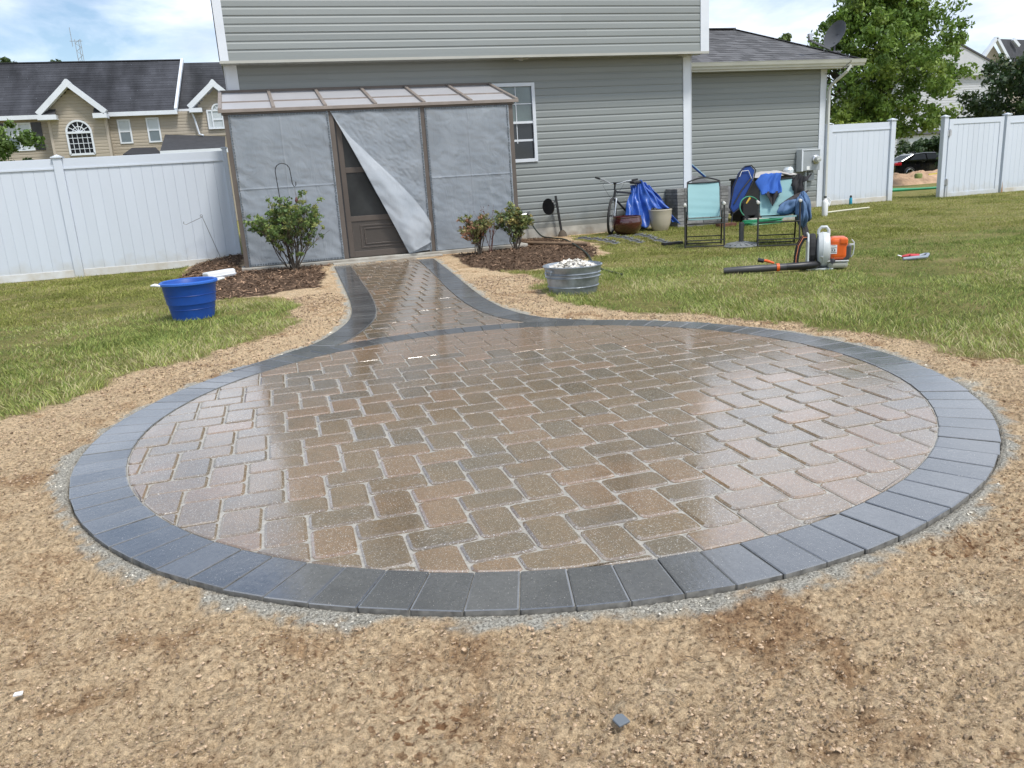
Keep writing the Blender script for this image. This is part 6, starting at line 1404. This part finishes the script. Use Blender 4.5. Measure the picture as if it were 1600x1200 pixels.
    for a, b in ((xl-10, xg0+.1), (xg1-.1, xe+.1)): MB().box(a, b, eV-.12, eV+.06, zEe-.24, zEe+.0).build('gutter', M['trim'], t); MB().box(a, b, eV+.06, V+.0, zEe-.24, zEe-.18).build('soffit', M['beige_trim'], t)
    zq = P(300, 170, V2-.35).z; MB().box(xe-.0, xr+6, V2-.47, V2-.3, zq-.24, zq).build('gutter', M['trim'], t)
    # right bay with its own gable
    f2 = V; bx = P(311, 180, f2).x; ax = P(333, 133, f2); m = MB(); ex = ax.x+(ax.x-P(298, 168, f2).x); zz0 = P(298, 169, f2).z
    m.add([(bx, f2, P(313, 213, f2).z), (ex-.3, f2, P(313, 213, f2).z), (ex-.3, f2, zz0), (ax.x, f2, ax.z-.2), (bx, f2, zz0), (bx, V2+.1, P(313, 213, f2).z), (bx, V2+.1, zz0)], [(0,1,2,3,4),(0,4,6,5)]); m.build('gable_wall', M['beige'], t)
    z = P(313, 213, f2).z
    while z < ax.z-.6:
        xa = bx if z < zz0 else bx+(ax.x-bx)*(z-zz0)/(ax.z-zz0); xb = ex-.3 if z < zz0 else ex-.3+(ax.x-ex+.3)*(z-zz0)/(ax.z-zz0)
        inst(board_mesh(xb-xa, M['beige'], .19), 'siding_board', t, (xa, f2-.002, z), (0, 0, 0), (1, 1.6, 1)); z += .19
    rake(Vector((P(296, 168, f2).x, f2, zz0)), Vector((ax.x, f2, ax.z+.05)), f2); rake(Vector((ex, f2, zz0)), Vector((ax.x, f2, ax.z+.05)), f2)
    MB().box(P(296, 170, f2).x, P(316, 170, f2).x, f2-.6, f2+.3, zz0-.3, zz0-.05).build('eave_return', M['trim'], t)
    a = P(322, 172, f2-.1); b = P(352, 201, f2-.1); f = MB(); frame(f, a.x, b.x, b.z, a.z, f2-.16, f2-.08, .09); f.box(a.x+(b.x-a.x)*.28, a.x+(b.x-a.x)*.36, f2-.155, f2-.08, b.z, a.z); f.box(a.x+.3*(b.x-a.x), b.x, f2-.15, f2-.09, (a.z+b.z)/2-.05, (a.z+b.z)/2+.05); w_ = f.build('window', M['trim'], t); MB().box(a.x, b.x, f2-.10, f2-.09, b.z, a.z).build('pane', M['glass_pale'], w_)
    cx = P(340, 171, f2-.1); m = MB(); r_ = (b.x-a.x)*.33; arc = [(cx.x+r_*math.cos(q), f2-.13, a.z+r_*math.sin(q)) for q in np.linspace(0, PI, 15)]
    for p_, q_ in zip(arc[:-1], arc[1:]): m.bar(p_, q_, .09, .1, up=(0, 1, 0))
    for q in (PI/3, PI/2, 2*PI/3): m.bar((cx.x, f2-.12, a.z), (cx.x+r_*math.cos(q), f2-.12, a.z+r_*math.sin(q)), .04, .04)
    w2 = m.build('window', M['trim'], t); m = MB(); m.add([(p[0], f2-.10, p[2]) for p in arc], [tuple(range(len(arc)))[::-1]]); m.build('pane', M['glass_pale'], w2)
    # wall of the set back section and the low porch roof
    MB().box(xe-.3, xr+6, V2, V2+.2, zG, P(300, 170, V2).z).build('wall', M['beige'], t); fs = V2
    z = P(290, 207, V2).z
    while z < P(300, 172, V2).z-.2: inst(board_mesh(bx-xe+.35, M['beige'], .19), 'siding_board', t, (xe-.3, V2-.001, z), (0, 0, 0), (1, 1.6, 1)); z += .19
    pv = V-3.2; A = P(250, 236, pv); B = P(352, 232, pv); Cc = P(352, 213, V-.1); D = P(258, 210, V-.1); m = MB(); m.add([A, B, Cc, D, A-Vector((0, 0, .2)), B-Vector((0, 0, .2))], [(0,1,2,3),(4,5,1,0)]); m.build('porch_roof', mk('porch_shingle', (.042, .043, .048), .9, var=.2, vs=3), t)
    MB().box(A.x, B.x+1, pv-.1, pv+.02, A.z-.26, A.z-.0).build('gutter', M['trim'], t)
    A = P(192, 241, V-2.5); B = P(253, 240, V-2.5); Cc = P(243, 230, V-1); D = P(206, 231, V-1); m = MB(); m.add([A, B, Cc, D, A-Vector((0, 0, .3)), B-Vector((0, 0, .3))], [(0,1,2,3),(4,5,1,0)]); m.build('porch_roof', mk('awning_shingle', (.03, .03, .034), .9), t)
    for (xa, ya), (xb, yb), v in (((264, 174), (277, 208), V2-.1), ((298, 172), (312, 212), f2-.25)):
        a = P(xa, ya, v); b = P(xb, yb, v); MB().tube([a, Vector((b.x-.15, v, a.z-.5)), Vector((b.x, v, b.z+.1)), Vector((b.x+.25, v-.1, b.z))], .06, 6).build('downspout', M['trim'], t)
townhouse()
def mast():
    t = thing('radio_mast', 'thin lattice radio mast rising behind the townhouse roof', 'radio mast'); y = 150.; a = at(123, 98, y); b = at(121.5, 62, y); m = MB(); w_ = .8
    z0 = a.z-6; ht = b.z-z0
    for s, q in ((-1, -1), (1, -1), (0, 1)): m.tube([(b.x+s*w_/2, y+q*w_/2, z0), (b.x+s*w_/2, y+q*w_/2, b.z)], .05, 5)
    n = 16
    for k in range(n): zA = z0+ht*k/n; zB = z0+ht*(k+1)/n; s = 1 if k % 2 else -1; m.tube([(b.x-s*w_/2, y-w_/2, zA), (b.x+s*w_/2, y-w_/2, zB)], .035, 4)
    m.build('lattice', mk('mast_grey', (.30, .33, .37), .6), t); m = MB(); m.tube([(b.x-.9, y, b.z-1), (b.x-.9, y, b.z+1.8)], .05, 5); m.tube([(b.x-1.2, y, b.z-.2), (b.x+.6, y, b.z-.2)], .05, 5); m.build('antenna', M['mastg'] if 'mastg' in M else mk('antenna_grey', (.3, .33, .37), .6), t); t.location = (0, 0, 0)
mast()
def white_neighbour():
    t = thing('neighbour_house', 'pale grey sided house with closed garage door half hidden by the maple', 'house', (60, 60, -.6)); V = 60.
    P = lambda x, y, v=V: at(x, y, v); a = P(1425, 160); b = P(1530, 160); m = mk('pale_grey_siding', (.50, .51, .53), .6, var=.03)
    ze = P(1470, 120).z; x0 = P(1400, 160).x; x1 = b.x+3
    MB().box(x0, x1, V+.02, V+8, -1, ze).build('wall', m, t)
    z = -.9; me = board_mesh(x1-x0, m, .21)
    while z < ze: inst(me, 'siding_board', t, (x0, V+.016, z), (0, 0, 0), (1, 1.8, 1)); z += .21
    zt = P(1480, 207).z; MB().box(x0+.5, x1-1, V-.5, V, zt-.05, zt+.25).build('garage_hood', mk('hood_shingle', (.10, .10, .11), .9), t)
    d = MB(); d.box(x0+1.5, x1-1.5, V-.05, V-.01, -.9, zt-.1); g = d.build('garage_door', M['trim'], t)
    for k in range(5): MB().box(x0+1.5, x1-1.5, V-.07, V-.052, -.85+k*.55, -.36+k*.55).build('door_panel', M['white'], g)
    apx = (x0+x1)/2; zp = P(1470, 95).z; r = MB(); r.prism([(x0-.4, ze), (x1+.4, ze), (apx, zp+1.2)], -.4, 8.4, Matrix(((1, 0, 0, 0), (0, 0, 1, V), (0, 1, 0, 0), (0, 0, 0, 1)))); r.build('gable_roof', m, t)
    for s, xx in ((1, x0-.5), (-1, x1+.5)): MB().bar((xx, V+3.9, ze-.1), (apx, V+3.9, zp+1.3), .14, 8.8, up=(0, 1, 0)).build('roof_slope', mk('dark_roof', (.07, .07, .08), .9), t)
    t2 = thing('gabled_house', 'distant gabled house with dark roof over the broad dark tree', 'house', (80, 72, -.6)); V2 = 72.; Q = lambda x, y: at(x, y, V2)
    ap = Q(1549, 62); lo = Q(1528, 92); hi = Q(1575, 100); ze = lo.z-1.5; w_ = ap.x-lo.x; xl = ap.x-w_*1.1; xr = ap.x+w_*1.1
    m = MB(); m.add([(xl, V2, -1), (xr, V2, -1), (xr, V2, lo.z-.2), (ap.x, V2, ap.z-.2), (xl, V2, lo.z-.2), (xr+14, V2+5, -1), (xr+14, V2+5, lo.z-.2)], [(0,1,2,3,4),(1,5,6,2)]); m.build('gable_wall', M['beige'], t2)
    rr = Q(1640, 56); m = MB(); m.add([(ap.x, V2-.5, ap.z), (ap.x+26, V2+7, rr.z+.2), (xr+30, V2+4, lo.z-.4), (xr+.3, V2-.5, lo.z-.4)], [(3,2,1,0)]); m.build('roof', mk('slate_roof', (.05, .052, .06), .9, var=.2, vs=2), t2)
    for e in (Vector((xl-.3, V2-.6, lo.z-.5)), Vector((xr+.3, V2-.6, lo.z-.5))): MB().bar(e, (ap.x, V2-.6, ap.z+.1), .3, .4, up=(0, 1, 0)).build('rake_board', M['trim'], t2)
    a = Q(1583, 61); b = Q(1592, 72); MB().bar(a, b, .25, .3).build('vent_strip', M['trim'], t2)
white_neighbour()
def car():
    t = thing('parked_sedan', 'glossy black sedan parked beyond the gateway, tail light facing left', 'car')
    PT = mk('black_car_paint', (.008, .008, .010), .12, coat=1, var=.05); GL = mk('car_glass', (.02, .025, .03), .4, spec=.15); CH = mk('chrome', (.75, .76, .78), .12, metal=1)
    L = 4.8; hw = .92
    low = [(-2.40, .45), (-2.36, .85), (-2.2, 1.00), (-1.6, 1.04), (-.3, .98), (1.0, .96), (1.7, .90), (2.25, .76), (2.40, .55), (2.36, .28), (1.9, .22), (-1.9, .22), (-2.33, .28)]
    secs = []; m = MB(); n = len(low)
    for f, s in ((0, -1), (.55, -.96), (1, -.86)): pass
    rows = [(-hw*.90, .06), (-hw*.98, .02), (-hw, 0), (hw, 0), (hw*.98, .02), (hw*.90, .06)]
    V = []
    for yy, ins in rows:
        cx, cz = 0, .6
        for (x, z) in low: V.append((x*(1-ins*.35), yy, cz+(z-cz)*(1-ins*1.6)))
    Fs = []
    for r in range(len(rows)-1):
        for i in range(n): j = (i+1) % n; Fs.append((r*n+i, r*n+j, (r+1)*n+j, (r+1)*n+i))
    Fs += [tuple(range(n))[::-1], tuple((len(rows)-1)*n+i for i in range(n))]; m.add(V, Fs, True); m.build('body', PT, t)
    cab = [(-1.95, 1.02), (-1.15, 1.40), (-.45, 1.46), (.25, 1.43), (1.25, .96)]; m = MB(); V = []; yo = [(-.80, -.62), (.80, .62)]
    k = len(cab)
    for (yb, yt) in yo:
        for (x, z) in cab: f = (z-.96)/.5; V.append((x, yb+(yt-yb)*f, z))
    Fs = [(i, i+1, k+i+1, k+i) for i in range(k-1)]+[tuple(range(k))[::-1], tuple(range(k, 2*k))]; m.add(V, Fs, False); m.build('cabin', PT, t, bevel=.04)
    for s in (-1, 1):
        for (a, b, c, d, nm) in (((-1.42, 1.06), (-.38, 1.06), (-.42, 1.38), (-1.0, 1.35), 'rear_window'), ((-.30, 1.06), (.92, 1.04), (.22, 1.36), (-.34, 1.385), 'front_window')):
            V = [(x, s*(.806-.18*((z-.96)/.5)+.012), z) for x, z in (a, b, c, d)]; MB().add(V, [(0, 1, 2, 3) if s < 0 else (3, 2, 1, 0)]).build(nm, GL, t)
        MB().bar((-1.55, s*.825, 1.035), (1.1, s*.825, 1.015), .02, .03).build('chrome_strip', CH, t)
        for x in (-.75, .45): MB().bar((x, s*.925, .92), (x+.2, s*.925, .92), .03, .035).build('door_handle', CH, t)
        m = MB(); m.box(-2.40, -1.98, s*.62, s*.935, .78, .96) if s > 0 else m.box(-2.40, -1.98, -.935, -.62, .78, .96); m.build('tail_light', mk('red_tail_lens', (.45, .01, .02), .15, coat=1), t, bevel=.05, seg=3)
        for x in (-1.45, 1.5):
            w_ = MB(); w_.lathe([(.20, -.10), (.30, -.11), (.335, -.08), (.335, .08), (.30, .11), (.20, .10)], (x, s*.82, .335), 28, Matrix.Rotation(R(90), 4, 'X')); wt = w_.build('wheel', mk('car_tyre', (.02, .02, .02), .8), t)
            h_ = MB(); 
            for q in range(6): a = 2*PI*q/6; h_.bar((x, s*.925, .335), (x+.21*math.cos(a), s*.925, .335+.21*math.sin(a)), .05, .03, up=(0, 1, 0))
            h_.tube([(x+.215*math.cos(a), s*.92, .335+.215*math.sin(a)) for a in np.linspace(0, 2*PI, 25)[:-1]], .018, 6, closed=True); h_.build('rim', CH, wt)
        m = MB(); m.box(.95, 1.12, s*.93-.06, s*.93+.06, 1.0, 1.12); m.build('mirror', PT, t, bevel=.03)
    MB().box(-2.43, -2.37, -.55, .55, .90, .935).build('chrome_strip', CH, t); MB().box(-2.435, -2.40, -.26, .26, .62, .76).build('number_plate', mk('plate', (.5, .52, .42), .4), t)
    m = MB(); m.add([(-1.90, -.60, 1.05), (-1.90, .60, 1.05), (-1.18, .52, 1.385), (-1.18, -.52, 1.385)], [(0, 1, 2, 3)]); m.build('rear_screen', GL, t); t_ = MB(); t_.box(-2.42, -2.36, .45, .6, .60, .66); t_.build('reflector', CH, t)
    m = MB(); m.box(-.9, -.6, -.03, .03, 1.46, 1.52); m.build('roof_antenna', PT, t, bevel=.01)
    place(t, 38.9, 40.4, -.49, R(-12))
    c2 = thing('parked_car', 'black car roof showing behind the sedan boot', 'car', (0, 0, 0)); m = MB(); m.box(-2.1, 2.1, -.85, .85, .25, .95); m.build('body', PT, c2, bevel=.15, seg=3); m = MB(); m.prism([(-1.5, .93), (1.5, .93), (.7, 1.42), (-.9, 1.42)], -.65, .65, Matrix(((1, 0, 0, 0), (0, 0, 1, 0), (0, 1, 0, 0), (0, 0, 0, 1)))); m.build('cabin', GL, c2, bevel=.06)
    for x in (-1.4, 1.4):
        for s in (-1, 1): w_ = MB(); w_.lathe([(0, -.1), (.31, -.1), (.33, -.06), (.33, .06), (.31, .1), (0, .1)], (x, s*.78, .33), 20, Matrix.Rotation(R(90), 4, 'X')); w_.build('wheel', M['black'], c2)
    place(c2, 38.0, 43.6, -.53, R(-14))
car()
def pile():
    # spoil heap beyond the gateway
    n = 60
    def f(u, v):
        x = 21.5+9.5*u; y = 26.3-4.2*0+3.2*v-.55*(x-24)*0; h = math.sin(PI*min(1, max(0, v)))**.8*math.sin(PI*min(1, max(0, u)))**.4
        return (x, y, -.30+.62*h*(.8+.5*vnoise(x, y, .9, 101))+.16*vnoise(x, y, .28, 102)*h+.10*abs(vnoise(x, y, .12, 103))*h)
    m = MB().grid(f, 170, 56, smooth=False); o = m.build('spoil_heap', mk('clay_subsoil', (.42, .28, .18), .95, var=.35, vs=3, bump=1, bs=12, bdist=.03, detail=8)); tag(o, 'heap of broken tan subsoil clods beyond the gateway', 'soil heap', kind='stuff')
    P = [Vector(p) for p in catmull([(15.5, 21.2, 0), (17.5, 21.4, 0), (19.0, 20.9, 0), (20.2, 20.3, 0), (21.5, 20.6, 0), (24, 21, 0)], 6)]; P = [Vector((p.x, p.y, gz(p.x, p.y)+.04)) for p in P]
    o = MB().tube(P, [.065-.028*smooth01((p.x-19)/.6) for p in P], 12).build('drain_sock', mk('bright_green_fabric_hose', (.03, .30, .14), .5, var=.15)); tag(o, 'bright green lay flat hose lying on grass beyond the gateway', 'hose')
    a = at(1451, 272.5, 25.6); b = at(1470, 270, 25.6); o = MB().bar(a, b+Vector((1.5, 0, .06)), .03, .04).build('warning_tape', mk('yellow_tape', (.7, .58, .08), .5)); tag(o, 'yellow tape stretched above the soil heap in the gateway', 'tape')
    c = at(1435, 274, 25.9); m = MB(); m.lathe([(0, -.12), (.13, -.11), (.15, 0), (.12, .07), (0, .09)], c, 16); o = m.build('green_bag', mk('olive_bag', (.28, .33, .10), .6, var=.3)); tag(o, 'small yellow green bag resting on the soil heap', 'bag')
pile()
def tree_line():
    # distant belt of trees closing the horizon
    n = 420; x = RNG.uniform(-160, 230, n); y = 170+RNG.uniform(0, 40, n); h = RNG.uniform(4, 11, n)
    cen = np.stack([x, y, h*RNG.random(n)**.6-1], -1); o = leaves('distant_woods', None, cen, RNG.uniform(2.5, 5, n), 34, .8, [(.05, .08, .035), (.07, .10, .045), (.04, .07, .03)]); tag(o, 'low belt of distant woods along the horizon', 'woods', kind='stuff')
tree_line()
